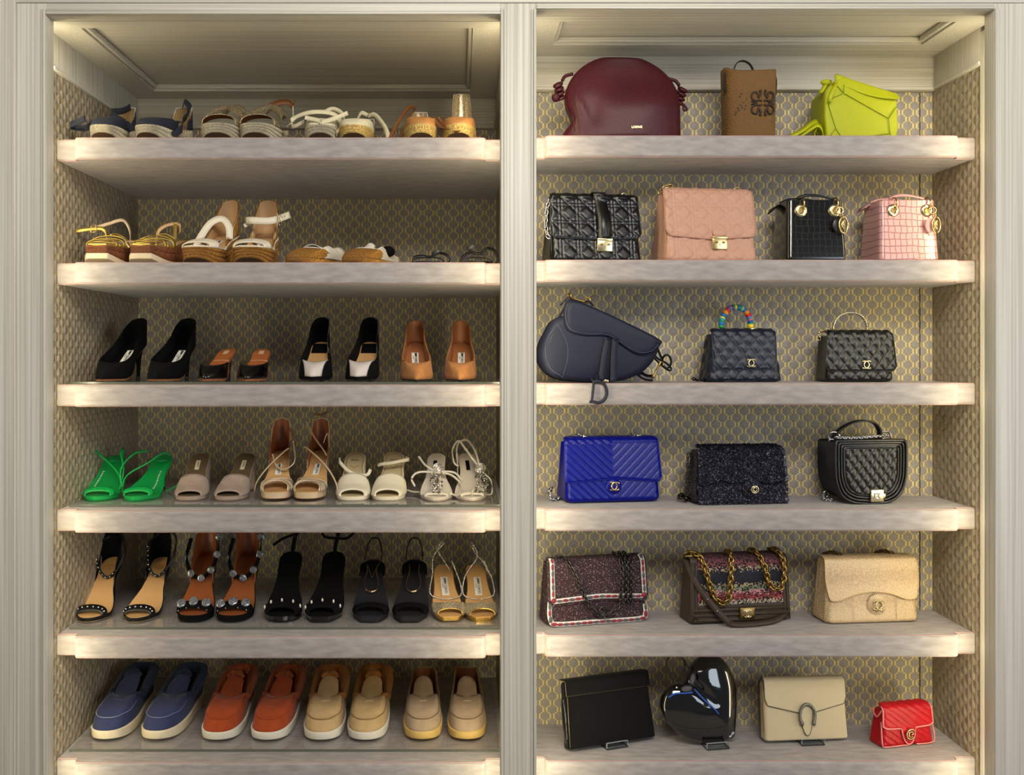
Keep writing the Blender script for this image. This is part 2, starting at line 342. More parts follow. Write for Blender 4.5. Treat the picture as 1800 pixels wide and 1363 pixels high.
# light strips hidden behind the frame
def emis(name, col, st):
    m = bpy.data.materials.new(name); m.use_nodes = True; N = m.node_tree.nodes; N.clear()
    e = N.new('ShaderNodeEmission'); e.inputs[0].default_value = lin(col); e.inputs[1].default_value = st; o = N.new('ShaderNodeOutputMaterial'); m.node_tree.links.new(e.outputs[0], o.inputs[0]); return m
LEDM = emis('warm_led', 'fff2cb', LED_POWER)
for nm, x0, x1, lab in (('far left', -.922, -.912, 'behind the left stile'), ('', .0925, .1025, 'behind the partition stile, facing the shoes'), ('', .154, .164, 'behind the partition stile, facing the bags'), ('', 1.170, 1.180, 'behind the right stile')):
    o = MB().box(x0, x1, YF+.0392, YF+.0452, .3, CZ+.70).build('led_strip', LEDM, smooth=False)
    tag(o, 'slim warm light strip '+lab, 'light strip', 'light strips behind the frame')
# shelves
TOP_L = [CZ+(VY-y)*CD/FPX for y in (242, 462, 678, 900, 1121.6, 1343)]
TOP_R = [CZ+(VY-y)*CD/FPX for y in (238.5, 457.5, 675, 897, 1119, 1340.5)]
def shelf(bay, k, x0, x1, yb, z):
    th = .0475; ew = .046; er = .023; r = .012
    def arcp(cx, cy, a0, a1, n=6): return [(cx+r*math.cos(math.radians(a0+(a1-a0)*i/n)), cy+r*math.sin(math.radians(a0+(a1-a0)*i/n))) for i in range(n+1)]
    xl = x0+.0008; xr = x1-.0008
    p = [(xl, yb-.0008), (xl, er)]+[(xl+ew-.004, er)]
    p += [(xl+ew, er-.002), (xl+ew, .012)]+arcp(xl+ew+r, r, 180, 270)
    p += arcp(xr-ew-r, r, 270, 360)+[(xr-ew, er-.002), (xr-ew+.004, er), (xr, er), (xr, yb-.0008)]
    bm = bmesh.new(); vs = [bm.verts.new((a, b, -th)) for a, b in p]; f = bm.faces.new(vs)
    g = bmesh.ops.extrude_face_region(bm, geom=[f]); tv = [v for v in g['geom'] if isinstance(v, bmesh.types.BMVert)]
    bmesh.ops.translate(bm, verts=tv, vec=(0, 0, th)); bmesh.ops.recalc_face_normals(bm, faces=bm.faces)
    ed = [e for e in bm.edges if abs(e.verts[0].co.z-e.verts[1].co.z) < 1e-6 and max(v.co.y for v in e.verts) < yb-.05]
    bmesh.ops.bevel(bm, geom=ed, offset=.0045, segments=3, profile=.5, affect='EDGES')
    me = bpy.data.meshes.new('shelf'); bm.to_mesh(me); bm.free(); me.materials.append(SUEDE)
    for q in me.polygons: q.use_smooth = abs(q.normal.z) < .999
    lv = ('topmost', 'second from the top', 'third from the top', 'fourth from the top', 'fifth from the top', 'lowest in view')[k]
    e = thing('display_shelf', 'grey suede covered shelf with rose piping, %s in the %s bay' % (lv, bay), 'shelf', (0, 0, z), group='suede covered display shelves')
    o = bpy.data.objects.new('shelf_board', me); COL.objects.link(o); o.parent = e
    fr = [(a, b+.0055 if b < yb-.1 else b) for a, b in p[1:-1]]
    for zz in (.0004, -th-.0004):
        MB().tube([(a, b, zz) for a, b in fr], .0011, 6, smooth=1).build('piping', PIPE, e)
    MB().tube([(xl+ew*.98, .0225, -th+.004), (xl+ew*.98, .0225, -.004)], .0008, 5, smooth=1).build('corner_seam', PIPE, e)
    MB().tube([(xr-ew*.98, .0225, -th+.004), (xr-ew*.98, .0225, -.004)], .0008, 5, smooth=1).build('corner_seam', PIPE, e)
    return e
for k in range(6):
    shelf('shoe', k, XL, XD0, YB_L, TOP_L[k]); shelf('bag', k, XD1, XR, YB_R, TOP_R[k])
GT = .006
for k in range(2, 6):
    lv = ('', '', 'third shoe shelf', 'fourth shoe shelf', 'fifth shoe shelf', 'lowest shoe shelf')[k]
    g = thing('glass_plate', 'clear glass plate lying on the '+lv, 'glass plate', (0, 0, TOP_L[k]+.0002), group='glass plates on the shoe shelves')
    x0, x1, y0, y1 = XL+.012, XD0-.012, .065, YB_L-.004
    MB().box(x0, x1, y0, y1, 0.0003, GT).build('pane', GLASS, g, smooth=False)
    MB().box(x0, x1, y0-.0008, y0-.0001, .0003, GT).build('ground_edge', mat('glass_edge_dark', '5a5c52', .2, spec=.8), g, smooth=False)
    MB().box(x0, x1, y1+.0001, y1+.0008, .0003, GT).build('ground_edge', GLASS_EDGE, g, smooth=False)
# ================================================================== SHOES
TOE = {'round': [(0, 0), (.36, .010), (.68, .052), (.91, .15), (1., .28), (.91, .41), (.72, .55), (.62, .69), (.65, .82), (.57, .92), (.33, .985), (0, 1)],
       'point': [(0, 0), (.15, .012), (.43, .085), (.78, .2), (.99, .32), (.92, .44), (.70, .58), (.60, .72), (.60, .84), (.51, .93), (.29, .985), (0, 1)],
       'almond': [(0, 0), (.25, .010), (.56, .065), (.86, .18), (1., .29), (.90, .42), (.66, .56), (.56, .70), (.59, .84), (.52, .93), (.30, .985), (0, 1)],
       'square': [(0, 0), (.34, .0), (.50, .006), (.74, .085), (.95, .20), (1., .31), (.92, .43), (.74, .57), (.66, .71), (.66, .83), (.58, .92), (.34, .985), (0, 1)],
       'loaf': [(0, 0), (.34, .008), (.64, .045), (.89, .13), (1., .27), (.99, .40), (.90, .54), (.82, .68), (.80, .80), (.70, .91), (.42, .983), (0, 1)]}
class Foot:
    "last of a shoe: toe tip at the origin, heel towards +y; t runs from 0 at the toe to 1 at the heel"
    def __init__(s, L, W, toe='round', H=0., plat=.006, m=1, a0=.25, a1=1.0, bend=.05):
        L = L*1.29; s.L, s.W, s.H, s.P, s.m, s.a0, s.a1 = L, W, H, plat, m, a0, a1
        c = np.array(TOE[toe]); right = c[:-1]; left = c[1:][::-1]*np.array([-1, 1])
        lp = spline(np.concatenate([right, left]), 5, True); s.N = len(lp)
        t = np.clip(lp[:, 1], 0, 1); s.t = t; s.hw = np.interp
        s.o = np.stack([lp[:, 0]*W/2+s.cx(t, bend), t*L], 1); s.half = s.N//2; s.bend = bend
        r = spline(c, 12); k = np.argsort(r[:, 1]); s.ht, s.hx = r[k, 1], np.abs(r[k, 0])*W/2
    def cx(s, t, bend=None):
        b = s.bend if bend is None else bend
        return s.m*b*s.W*(np.cos(np.pi*np.clip((np.asarray(t)-.05)/.9, 0, 1)*1.2)-.3)
    def w(s, t): return np.interp(t, s.ht, s.hx)
    def z(s, t):
        u = np.clip((np.asarray(t, float)-s.a0)/(s.a1-s.a0), 0, 1); return s.P+s.H*1.04*(.55*u+.45*u*u*(3-2*u))
    def pt(s, t, lat=0., up=0.): return np.array([float(s.cx(t))+lat*float(s.w(t)), t*s.L, float(s.z(t))+up])
    def loop(s, k=1., dz=0., grow=0.):
        c = s.cx(s.t); x = c+(s.o[:, 0]-c)*k+np.sign(s.o[:, 0]-c)*grow*np.clip(np.abs(s.o[:, 0]-c)/(.25*s.W), 0, 1)
        y = s.L*.5+(s.o[:, 1]-s.L*.5)*(1+(k-1)*.45)+np.where(s.t < .5, -grow, grow)*(1-np.clip(np.abs(s.o[:, 0]-c)/(.3*s.W), 0, 1))
        return np.stack([x, y, s.z(s.t)+dz], 1)
    def cap(s, mb, lp, up=True):
        "fills a loop across from side to side"
        n = len(lp); b = mb.n; F = []
        for i in range(n//2):
            a, c, d, e = i, i+1, (n-1-i) % n, (n-i) % n
            f = [b+a, b+c, b+d, b+e]; f = list(dict.fromkeys(f))
            if len(f) > 2: F.append(tuple(f) if up else tuple(f[::-1]))
        mb.V.append(np.asarray(lp)); mb.n += n; mb.F += F
def sole(F, e, m, th=.006, name='outsole', k=1., grow=0.):
    a = F.loop(k, 0, grow); b = F.loop(k*.97, -th, grow); b[:, 2] = np.maximum(b[:, 2], 0); mb = MB()
    mb.grid(np.stack([b, a]), cu=True); F.cap(mb, a); F.cap(mb, b, False); return mb.build(name, m, e)
def insole(F, e, m, k=.93, dz=.0012, t0=0., name='insole'):
    mb = MB(); a = F.loop(k, dz)
    a[:, 1] = np.maximum(a[:, 1], t0*F.L); b = a.copy(); b[:, 2] -= .002; mb.grid(np.stack([b, a]), cu=True); F.cap(mb, a); return mb.build(name, m, e)
def wedge(F, e, m, name='sole', base=.96, ribs=0, rib=.0015, spring=.0, grow=0., msole=None, toe_in=.0, dz=0.):
    "full height sole: walls from the footbed down to the ground, with ropes laid round it"
    a = F.loop(1, dz, grow); n = max(2, ribs*8+1) if ribs else 6; rows = []
    for j in range(n):
        f = j/(n-1); q = F.loop(1+(base-1)*(1-f), 0, grow); zb = spring*np.clip(1-F.t/.22, 0, 1)**1.5
        q[:, 2] = zb+(a[:, 2]-zb)*f; q[:, 1] += toe_in*(1-f)*np.clip(1-F.t/.2, 0, 1)
        if ribs:
            b = abs(math.sin(math.pi*f*ribs))**.6*rib; c = F.cx(F.t); d = np.stack([q[:, 0]-c, (F.t-.5)*F.W*1.3], 1); d /= np.linalg.norm(d, axis=1, keepdims=True)+1e-9; q[:, :2] += d*b
        rows.append(q)
    mb = MB().grid(np.stack(rows), cu=True); F.cap(mb, rows[-1]); o = mb.build(name, m, e)
    mb = MB(); F.cap(mb, rows[0]+np.array([0, 0, -.0]), False); mb.build('tread', msole or m, e); return o
def bez(o, q, bulge=.0, f=.25, n=12):
    c = np.empty_like(o); c[:, :2] = o[:, :2]*(1-f)+q[:, :2]*f; c[:, 2] = o[:, 2]*.1+q[:, 2]*.9+bulge
    v = np.linspace(0, 1, n)[:, None, None]; return (1-v)**2*o+2*v*(1-v)*c+v*v*q
def topline(F, tv, te=.985, hv=.03, hs=.025, hb=.05, inn=.90, tab=None):
    t = F.t; tau = t; y = (tv+(te-tv)*tau**.9)
    wv = np.minimum(1, np.sqrt(np.clip(tau/.10, 0, 1)))*np.where(tau > .93, np.sqrt(np.clip((1-tau)/.07, 0, 1)), 1)
    side = np.sign(F.o[:, 0]-F.cx(t)); x = F.cx(y)+side*F.w(np.clip(y, 0, .93))*inn*wv
    h = np.interp(tau, *(tab if tab else ([0, .12, .45, .75, 1], [hv, hv*.95, hs, (hs+hb)*.52, hb])))
    return np.stack([x, y*F.L, F.z(y)+h], 1)
def upper(F, e, m, q, lining=None, bulge=.004, name='upper', f=.25, sel=None, solid=.0022, base=None, dz=0., n=12, grow=0.):
    o = F.loop(1, dz, grow) if base is None else base; S = bez(o, q, bulge, f, n)
    if sel is None: ob = MB().grid(S, cu=True).build(name, m, e, solid=solid, mat2=lining)
    else:
        idx = np.where(sel)[0]
        d = np.where(np.diff(idx) > 1)[0]
        if len(d): idx = np.r_[idx[d[0]+1:], idx[:d[0]+1]]
        ob = MB().grid(S[:, idx]).build(name, m, e, solid=solid, mat2=lining)
    return ob, S
def band(F, e, m, t0, t1, h, name='vamp_band', lining=None, front=0., back=0., wide=1.02, solid=.0022, n=26, pw=.62, hback=None, rows=8, skew=0.):
    "arches over the foot from edge to edge; front/back shift the middle of its two rims along the foot"
    ph = np.linspace(0, np.pi, n); P = []
    for j in range(rows):
        f = j/(rows-1); t = t0+(t1-t0)*f+np.sin(ph)**1.4*(front*(1-f)+back*f)+skew*np.cos(ph)*F.m
        hh = h+(0 if hback is None else (hback-h)*f); P.append(np.stack([F.cx(t)+np.cos(ph)*F.w(t)*wide, t*F.L, F.z(t)+np.sin(ph)**pw*hh-.001], 1))
    P = np.array(P); return MB().grid(P, flip=True).build(name, m, e, solid=solid, mat2=lining), P
def stiletto(F, e, m, tip=.0048, top=.021, yo=.0, name='heel', mt=None, flare=.0, curve=.012, tt=.955):
    zt = float(F.z(tt))-.004; y0 = F.L*tt-top*.9; rows = []
    n = 14; a = np.linspace(0, 2*np.pi, 16, endpoint=False)
    for j in range(n):
        f = j/(n-1); z = zt*f; r = tip+(top-tip)*f**3.2+flare*(1-f); yy = y0+yo*(1-f)+curve*math.sin(math.pi*f)*.3-(top-r)*-.55
        rows.append(np.stack([float(F.cx(.95))+r*np.cos(a)*.95, yy+r*np.sin(a), np.full(16, z)+np.where(f > .99, 1, 0)*.0*a], 1))
    rows = np.array(rows); rows[-1, :, 2] = F.z(np.clip(rows[-1, :, 1]/F.L, 0, 1))-.002; rows[..., 2] = np.minimum(rows[..., 2], F.z(np.clip(rows[..., 1]/F.L, 0, 1))-.0025)
    mb = MB().grid(rows, cu=True); o = mb.build(name, m, e)
    if True:
        MB().lathe([(0, 0), (tip+.0006, 0), (tip+.0006, .007), (0, .007)], (rows[0, :, 0].mean(), rows[0, :, 1].mean(), 0), 14).build('heel_tip', mt or INK, o)
    return o
def block(F, e, m, name='heel', w0=.62, l0=.17, w1=.6, l1=.15):
    zt = float(F.z(.9)); rows = []; a = np.linspace(0, 2*np.pi, 28, endpoint=False); c, s_ = np.cos(a), np.sin(a)
    sq = lambda v: np.sign(v)*np.abs(v)**.5
    for j in range(8):
        f = j/7; w_ = F.W/2*(w1+(w0-w1)*f); l = F.L/2*(l1+(l0-l1)*f); yc = F.L*.985-l-.004*(1-f); y = yc+sq(s_)*l
        rows.append(np.stack([float(F.cx(.92))+sq(c)*w_, y, f*(F.z(np.clip(y/F.L, 0, 1))-.003)], 1))
    mb = MB().grid(np.array(rows), cu=True); b = mb.n-28*8; mb.F.append(tuple(range(27, -1, -1))); return mb.build(name, m, e)
def patch(F, e, t0, t1, wid, m, name='label', lat=0., dz=.0032, n=8):
    t = np.linspace(t0, t1, n); c = np.array([F.pt(a, lat, dz) for a in t]); P = np.stack([c-[wid/2, 0, 0], c+[wid/2, 0, 0]], 1)
    return MB().grid(P, flip=True).build(name, m, e, smooth=True)
def insole_text(F, e, s, t, size, m, lat=0., dz=.0042, along=True, sx=1., off=0., spacing=1.0, rev=False):
    a, b = F.pt(t-.02), F.pt(t+.02); d = Vector(b-a).normalized()
    p = Vector(F.pt(t, lat, dz))+Vector((off, 0, 0))
    X, Y = ((-d, Vector((1, 0, 0))) if along else (Vector((1, 0, 0)), d))
    if rev: X, Y = -X, -Y
    return letters(s, m, e, p, size, X, Y, sx=sx, spacing=spacing, bold=.008)
def makers_label(F, e, t0, t1, wid=.017, lat=0., m=None, words=('JIMMY CHOO', 'LONDON'), ink=None, dz=.0032):
    o = patch(F, e, t0, t1, wid, m or WHITE, lat=lat, dz=dz); L = (t1-t0)*F.L*math.hypot(1, (F.z(t1)-F.z(t0))/((t1-t0)*F.L))
    if not words: return o
    tm = (t0+t1)/2; k = len(words[0])
    insole_text(F, e, words[0], tm, wid*.52, ink or INK, lat, dz+.0012, sx=min(1.2, L*.88/(k*.62*wid*.52)), off=wid*.10)
    if len(words) > 1: insole_text(F, e, words[1], tm, wid*.20, ink or INK, lat, dz+.0012, off=-wid*.26)
    return o
def shoe(name, desc, side, shelf_i, px, Yt, rz=0., cat='shoe', lift=0., group=None, what='shoe'):
    Yt = Yt*1.29; z = TOP_L[shelf_i]+(GT+.0004 if shelf_i >= 2 else .0004)+lift
    return thing(name, '%s, %s %s of the pair' % (desc, side, what), cat, (wx(px, Yt), Yt, z), rz*.8, group)
# ---- materials
JUTE = mat('jute_rope', 'c9ad78', .85, bump=1., bscale=420, var=.3, vscale=260, kind='wave'); JUTEP = mat('pale_jute_rope', 'e3d6b6', .85, bump=1., bscale=420, var=.25, vscale=260, kind='wave')
JUTEG = mat('gilded_jute', 'c2a25c', .55, .25, bump=1., bscale=330, var=.45, vscale=300, kind='voronoi'); JUTEB = mat('honey_braid', 'b27a2e', .7, bump=1., bscale=260, var=.4, vscale=240, kind='wave', stretch=(1, 1, 1.6))
RUST = mat('rust_braid', '94552e', .6, bump=1., bscale=330, var=.5, vscale=300, kind='wave', stretch=(1, .6, 1.4))
TREAD = mat('brown_tread', '5b4026', .7); PALETREAD = mat('pale_tread', 'd2bf9f', .7)
NAVYC = mat('navy_canvas', '1d2130', .9, bump=.6, bscale=900); CREAMC = mat('cream_canvas', 'd9cfae', .85, bump=.5, bscale=900, var=.06); TANL = mat('tan_leather', 'b07a45', .5, bump=.15, var=.12); WHITEC = mat('white_canvas', 'd8d0bf', .85, bump=.5, bscale=800)
BROWNL = mat('brown_leather', '7a4a26', .45, bump=.15, var=.1); NUDEI = mat('nude_insole', 'c49f72', .55, bump=.1); GOLDL = mat('gold_leather', 'cdb05a', .33, .75, bump=.1); WHITEL = mat('ivory_leather', 'e3d9c4', .5, bump=.1)
GLITT = speckle('taupe_glitter', ['8d7a5e', 'b7a27c', '5e5140', 'd8cbaa'], 900, .35, .5); GLITC = speckle('champagne_glitter', ['b9a27a', 'e8dcbf', '8c7754', 'fff4dc'], 1100, .3, .6); GLITS = speckle('silver_lace_glitter', ['a3937e', 'cfc4b4', '837562', 'e6dccd'], 1200, .35, .4)
BLKS = mat('black_suede', '060607', .9, spec=.15, bump=.2, bscale=800); BLKL = mat('black_leather', '08080a', .38, bump=.12, bscale=500); BLKP = mat('black_patent', '060607', .08, coat=1.)
TANS = mat('camel_suede', 'a8713f', .92, sheen=.08, bump=.2, bscale=700, var=.12, vscale=60); TANI = mat('cognac_lining', '99603a', .55, bump=.1); COGN = mat('cognac_insole', 'a35d2d', .5, bump=.1); CLEARV = clear('clear_vinyl', (.9, .88, .85))
GREEN = mat('emerald_leather', '059a44', .42, bump=.1); GREENI = mat('emerald_insole', '05883d', .42, bump=.1); TAUPES = mat('taupe_suede', '9d897c', .92, sheen=.08, bump=.25, bscale=600, var=.1, vscale=60); OLIVEI = mat('olive_brown_insole', '5b4a33', .6)
CHAMP = mat('champagne_leather', 'd9bf9d', .35, .25, bump=.08); CREAML = mat('cream_leather', 'e4dac2', .45, bump=.08); CREAMI = mat('cream_insole', 'c5b48d', .5); SATIN = mat('ivory_satin', 'd6cbbb', .38, sheen=.2); HONEYI = mat('honey_insole', 'cb9f69', .45, bump=.08); CARI = mat('caramel_insole', '8b4c25', .45, bump=.08)
GOLDF = mat('polished_gold_leather', 'd8b05c', .22, .85)
PEWT = speckle('grey_crystal_mesh', ['73767f', 'a9adb8', '4b4d55', 'dfe3ea'], 1500, .2, .7)

def stitches(e, pts, m, r=.0009, name='stitching'):
    mb = MB(); p = spline(pts, 5)
    for c in p: mb.ball(c, r, 6, 4)
    return mb.build(name, m, e)
def beads(e, pts, m, r, step, name, k=8, flat=1.):
    p = spline(pts, k); d = np.r_[0, np.cumsum(np.linalg.norm(np.diff(p, axis=0), axis=1))]; n = max(2, int(d[-1]/step)); mb = MB()
    for a in np.linspace(0, d[-1], n): mb.ball([np.interp(a, d, p[:, i]) for i in range(3)], (r, r*flat, r), 8, 5)
    return mb.build(name, m, e)
# ---------- top shelf: espadrilles
def espadrille(e, m, cap_m, jute, F, cap_t=.42, hv=.026, counter=None, ch=.075, lining=None, tread=TREAD, ribs=3, open_toe=False):
    wedge(F, e, jute, 'rope_sole', .93, ribs, .0012, spring=.018, msole=tread)
    insole(F, e, NUDEI, .9)
    if not open_toe:
        q = topline(F, .30, hv=hv, hs=hv*.75, hb=.01, inn=.86); upper(F, e, cap_m, q, lining, .006, 'toe_cap', .22, sel=F.t < cap_t)
    if counter is not None:
        q = topline(F, .30, hv=.02, hs=.02, hb=ch, inn=.88, tab=([0, .6, .75, .9, 1], [.01, .01, ch*.5, ch, ch*1.05])); _, S = upper(F, e, counter, q, lining, .0, 'heel_counter', .12, sel=F.t > .74)
        rim = S[-1][F.t > .745]; stitches(e, rim[::2], WHITE, .0011)
for i, (px, rz, m) in enumerate(((175, 4, 1), (256, -5, -1))):
    side = ('left', 'right')[i]; e = shoe('espadrille_wedge', 'navy canvas espadrille with rope sole and ankle ties', side, 0, px, .018, rz, group='top shelf espadrilles')
    F = Foot(.20, .080, 'round', .040, .036, m); espadrille(e, m, NAVYC, JUTEP, F, counter=NAVYC, ch=.058, lining=JUTE)
    st = MB()
    if i == 0:
        st.ribbon([F.pt(.30, -1, .02), F.pt(.22, -1.25, .004), F.pt(.25, -1.9, .006), F.pt(.12, -2.3, .004), F.pt(.02, -2.1, .012), F.pt(.08, -1.4, .015)], .014, .0012, (0, 0, 1))
        st.ribbon([F.pt(.95, .3, .062), F.pt(.7, .2, .05), F.pt(.45, -.2, .045), F.pt(.38, .9, .02), F.pt(.3, 1.25, .0)], .016, .0012, (0, .6, .8))
    else:
        st.ribbon([F.pt(.97, -.5, .060), F.pt(.90, .1, .075), F.pt(.85, .8, .058), F.pt(.70, 1.05, .035)], .014, .0012, (0, .5, .8))
        st.ribbon([F.pt(.70, 1.05, .035), F.pt(.5, 1.2, .025), F.pt(.30, 1.45, .006), F.pt(.22, 1.2, -.012)], .016, .0012, (0, .4, .9))
    st.build('ankle_tie', NAVYC, e)
for i, (px, rz, m) in enumerate(((376, 0, 1), (449, 0, -1))):
    side = ('left', 'right')[i]; e = shoe('espadrille_wedge', 'taupe glitter espadrille sandal with pale rope sole', side, 0, px, .018, rz, group='top shelf espadrilles')
    F = Foot(.20, .092, 'round', .035, .040, m); wedge(F, e, JUTEP, 'rope_sole', .93, 4, .0014, spring=.018, msole=TREAD); insole(F, e, BROWNL, .9)
    band(F, e, GLITT, .12, .30, .030, 'vamp_band', BROWNL, .02, .02)
    s = MB(); s.ribbon([F.pt(.25, -1.05, .01), F.pt(.5, -.9, .045), F.pt(.72, .1, .06), F.pt(.85, .9, .04), F.pt(.93, .5, .035)], .013, .0014, (0, .5, .8)); s.ribbon([F.pt(.25, 1.05, .01), F.pt(.4, .9, .035), F.pt(.6, .2, .055), F.pt(.8, -.8, .04)], .013, .0014, (0, .5, .8)); s.build('cross_strap', GLITT, e)
    if i:
        st = MB().ribbon([F.pt(.8, -.6, .058), F.pt(.85, .1, .070), F.pt(.9, 1.0, .074), F.pt(.9, 1.5, .062)], .015, .0015, (0, .3, 1)).build('ankle_strap', BROWNL, e)
        MB().tube([F.pt(.9, 1.35, .058), F.pt(.9, 1.6, .058), F.pt(.9, 1.6, .080), F.pt(.9, 1.35, .080)], .0012, 6, True, 1).build('buckle', BRASS, st)
        MB().ribbon([F.pt(.9, 1.5, .062), F.pt(.85, 1.45, .03), F.pt(.75, 1.2, .012)], .008, .0015, (0, .7, .4)).build('ankle_strap', CREAML, e)
    else:
        MB().ribbon([F.pt(.82, -.8, .045), F.pt(.9, -.2, .062), F.pt(.9, .7, .058), F.pt(.85, 1., .03)], .013, .0015, (0, .4, 1)).build('ankle_strap', GLITT, e)
for i, (px, rz, m) in enumerate(((560, 4, 1), (622, 0, -1))):
    side = ('left', 'right')[i]; e = shoe('espadrille_wedge', 'cream canvas espadrille with embroidered toe and loose ribbons', side, 0, px, .020, rz, group='top shelf espadrilles')
    F = Foot(.20, .080, 'round', .03, .036, m); espadrille(e, m, CREAMC, JUTEG if i else JUTEP, F, hv=.024, counter=GLITT if i else None, ch=.04, ribs=3)
    s = MB()
    if i == 0:
        s.ribbon([F.pt(.1, -1.2, .012), F.pt(.2, -1.75, .006), F.pt(.3, -1.7, .03), F.pt(.25, -.6, .044), F.pt(.3, .7, .042), F.pt(.25, 1.2, .012), F.pt(.1, 1.1, -.016)], .011, .0012, (0, .3, 1))
        s.ribbon([F.pt(.04, -1.4, .018), F.pt(.0, -.5, .008), F.pt(.0, .6, .004), F.pt(.05, 1.3, .018), F.pt(.2, 1.6, .04)], .010, .0012, (0, .2, 1))
        s.ribbon([F.pt(.4, .2, .05), F.pt(.4, .7, .058), F.pt(.3, 1.25, .04), F.pt(.15, 1.5, -.01)], .010, .0012, (0, .3, 1))
    else:
        s.ribbon([F.pt(.7, .5, .045), F.pt(.6, 1.2, .045), F.pt(.45, 1.8, .012), F.pt(.4, 2.0, -.02)], .011, .0012, (0, .3, 1)); s.ribbon([F.pt(.75, -.8, .03), F.pt(.72, -.3, .052), F.pt(.7, .4, .046)], .010, .0012, (0, .2, 1))
    s.build('ribbon_tie', CREAMC, e)
for i, (px, rz, m) in enumerate(((738, 2, 1), (808, 0, -1))):
    side = ('left', 'right')[i]; e = shoe('espadrille_wedge', 'tan leather espadrille with gilded rope sole', side, 0, px, .020, rz, group='top shelf espadrilles')
    F = Foot(.20, .080, 'round', .035, .038, m); espadrille(e, m, TANL, JUTEG, F, hv=.026, counter=GLITC, ch=.05 if i == 0 else .095, lining=GLITC, ribs=2)
    s = MB()
    if i == 0:
        s.ribbon([F.pt(.9, -.3, .06), F.pt(.7, -1.0, .06), F.pt(.5, -1.7, .02), F.pt(.4, -2., -.02)], .009, .0015, (0, .4, 1)); s.ribbon([F.pt(.88, -.5, .058), F.pt(.6, -1., .03), F.pt(.45, -1.4, -.02)], .007, .0015, (0, .4, 1))
    else:
        s.ribbon([F.pt(.3, -1.55, .03), F.pt(.2, -1.5, .022), F.pt(.1, -1.25, .0), F.pt(.0, -.9, -.018)], .008, .0015, (1, .2, .3)); s.ribbon([F.pt(.3, -1.25, .032), F.pt(.2, -1.2, .022), F.pt(.08, -.95, .0), F.pt(.0, -.7, -.02)], .008, .0015, (1, .2, .3))
    s.build('leather_tie', BROWNL, e)
# ---------- second shelf
for i, (px, rz, m) in enumerate(((168, 0, 1), (250, -4, -1))):
    side = ('left', 'right')[i]; e = shoe('wedge_sandal', 'gold strappy wedge sandal with square toe and rust braided sole', side, 1, px, .035, rz, group='wedge sandals on the second shelf')
    F = Foot(.20, .092, 'square', .036, .046, m); F2 = Foot(.20, .092, 'square', .036, .020, m)
    wedge(F, e, RUST, 'braided_sole', .95, 3, .001, spring=.014, msole=PALETREAD)
    a = F.loop(1., 0, .003); b = a.copy(); sp = .014*np.clip(1-F.t/.22, 0, 1)**1.5; a[:, 2] = sp+.012; b[:, 2] = sp-.0005; b[:, :2] = F.loop(.985, 0, .003)[:, :2]
    mb = MB().grid(np.stack([b, a]), cu=True); F.cap(mb, b, False); mb.build('outsole', PALETREAD, e)
    insole(F, e, NUDEI, .95); MB().grid(np.stack([F.loop(1, -.002, .001), F.loop(.96, .003, 0)]), cu=True).build('gold_rim', GOLDL, e)
    makers_label(F, e, .58, .76, .017)
    for k, (t0, f, h) in enumerate(((.10, .03, .012), (.15, .04, .017), (.21, .03, .022), (.27, .00, .025))):
        band(F, e, GOLDL, t0, t0+.028, h, 'strap', None, f, f, 1.02, .0016, skew=.05*(-1)**k, rows=3)
    band(F, e, GOLDL, .31, .37, .030, 'strap', None, .01, .01, 1.02, .0016, rows=3)
    MB().tube([F.pt(.37, 0, .03), F.pt(.45, .3, .03), F.pt(.52, .9, .012)], .0022, 6).build('strap', GOLDL, e)
    if i == 0:
        s = MB().ribbon([F.pt(.62, .95, .0), F.pt(.6, .95, .035), F.pt(.55, .5, .062), F.pt(.45, -.3, .055), F.pt(.35, -.9, .045)], .008, .0016, (0, .3, 1)).build('ankle_strap', CHAMP, e)
        s2 = MB().ribbon([F.pt(.40, -.2, .012), F.pt(.38, -.3, .040), F.pt(.36, -.75, .046), F.pt(.32, -1.75, .040)], .010, .0016, (0, .3, 1)).build('ankle_strap', GOLDL, e)
        MB().tube([F.pt(.345, -.72, .038), F.pt(.345, -1.0, .036), F.pt(.345, -1.0, .052), F.pt(.345, -.72, .054)], .0014, 6, True, 1).build('buckle', GOLD, s2)
    else:
        MB().ribbon([F.pt(.62, -1, .0), F.pt(.66, -1, .03), F.pt(.72, -.5, .045), F.pt(.78, .3, .046), F.pt(.72, .6, .025)], .008, .0016, (0, .4, 1)).build('ankle_strap', NUDEI, e)
        MB().ribbon([F.pt(.76, .1, .05), F.pt(.72, .2, .035), F.pt(.66, .35, .004)], .009, .0016, (1, 0, .2)).build('ankle_strap', GOLDL, e)
        MB().tube([F.pt(.3, -1.0, .015), F.pt(.2, -1.3, .012), F.pt(.06, -1.1, -.004)], .0022, 6).build('strap', CHAMP, e)
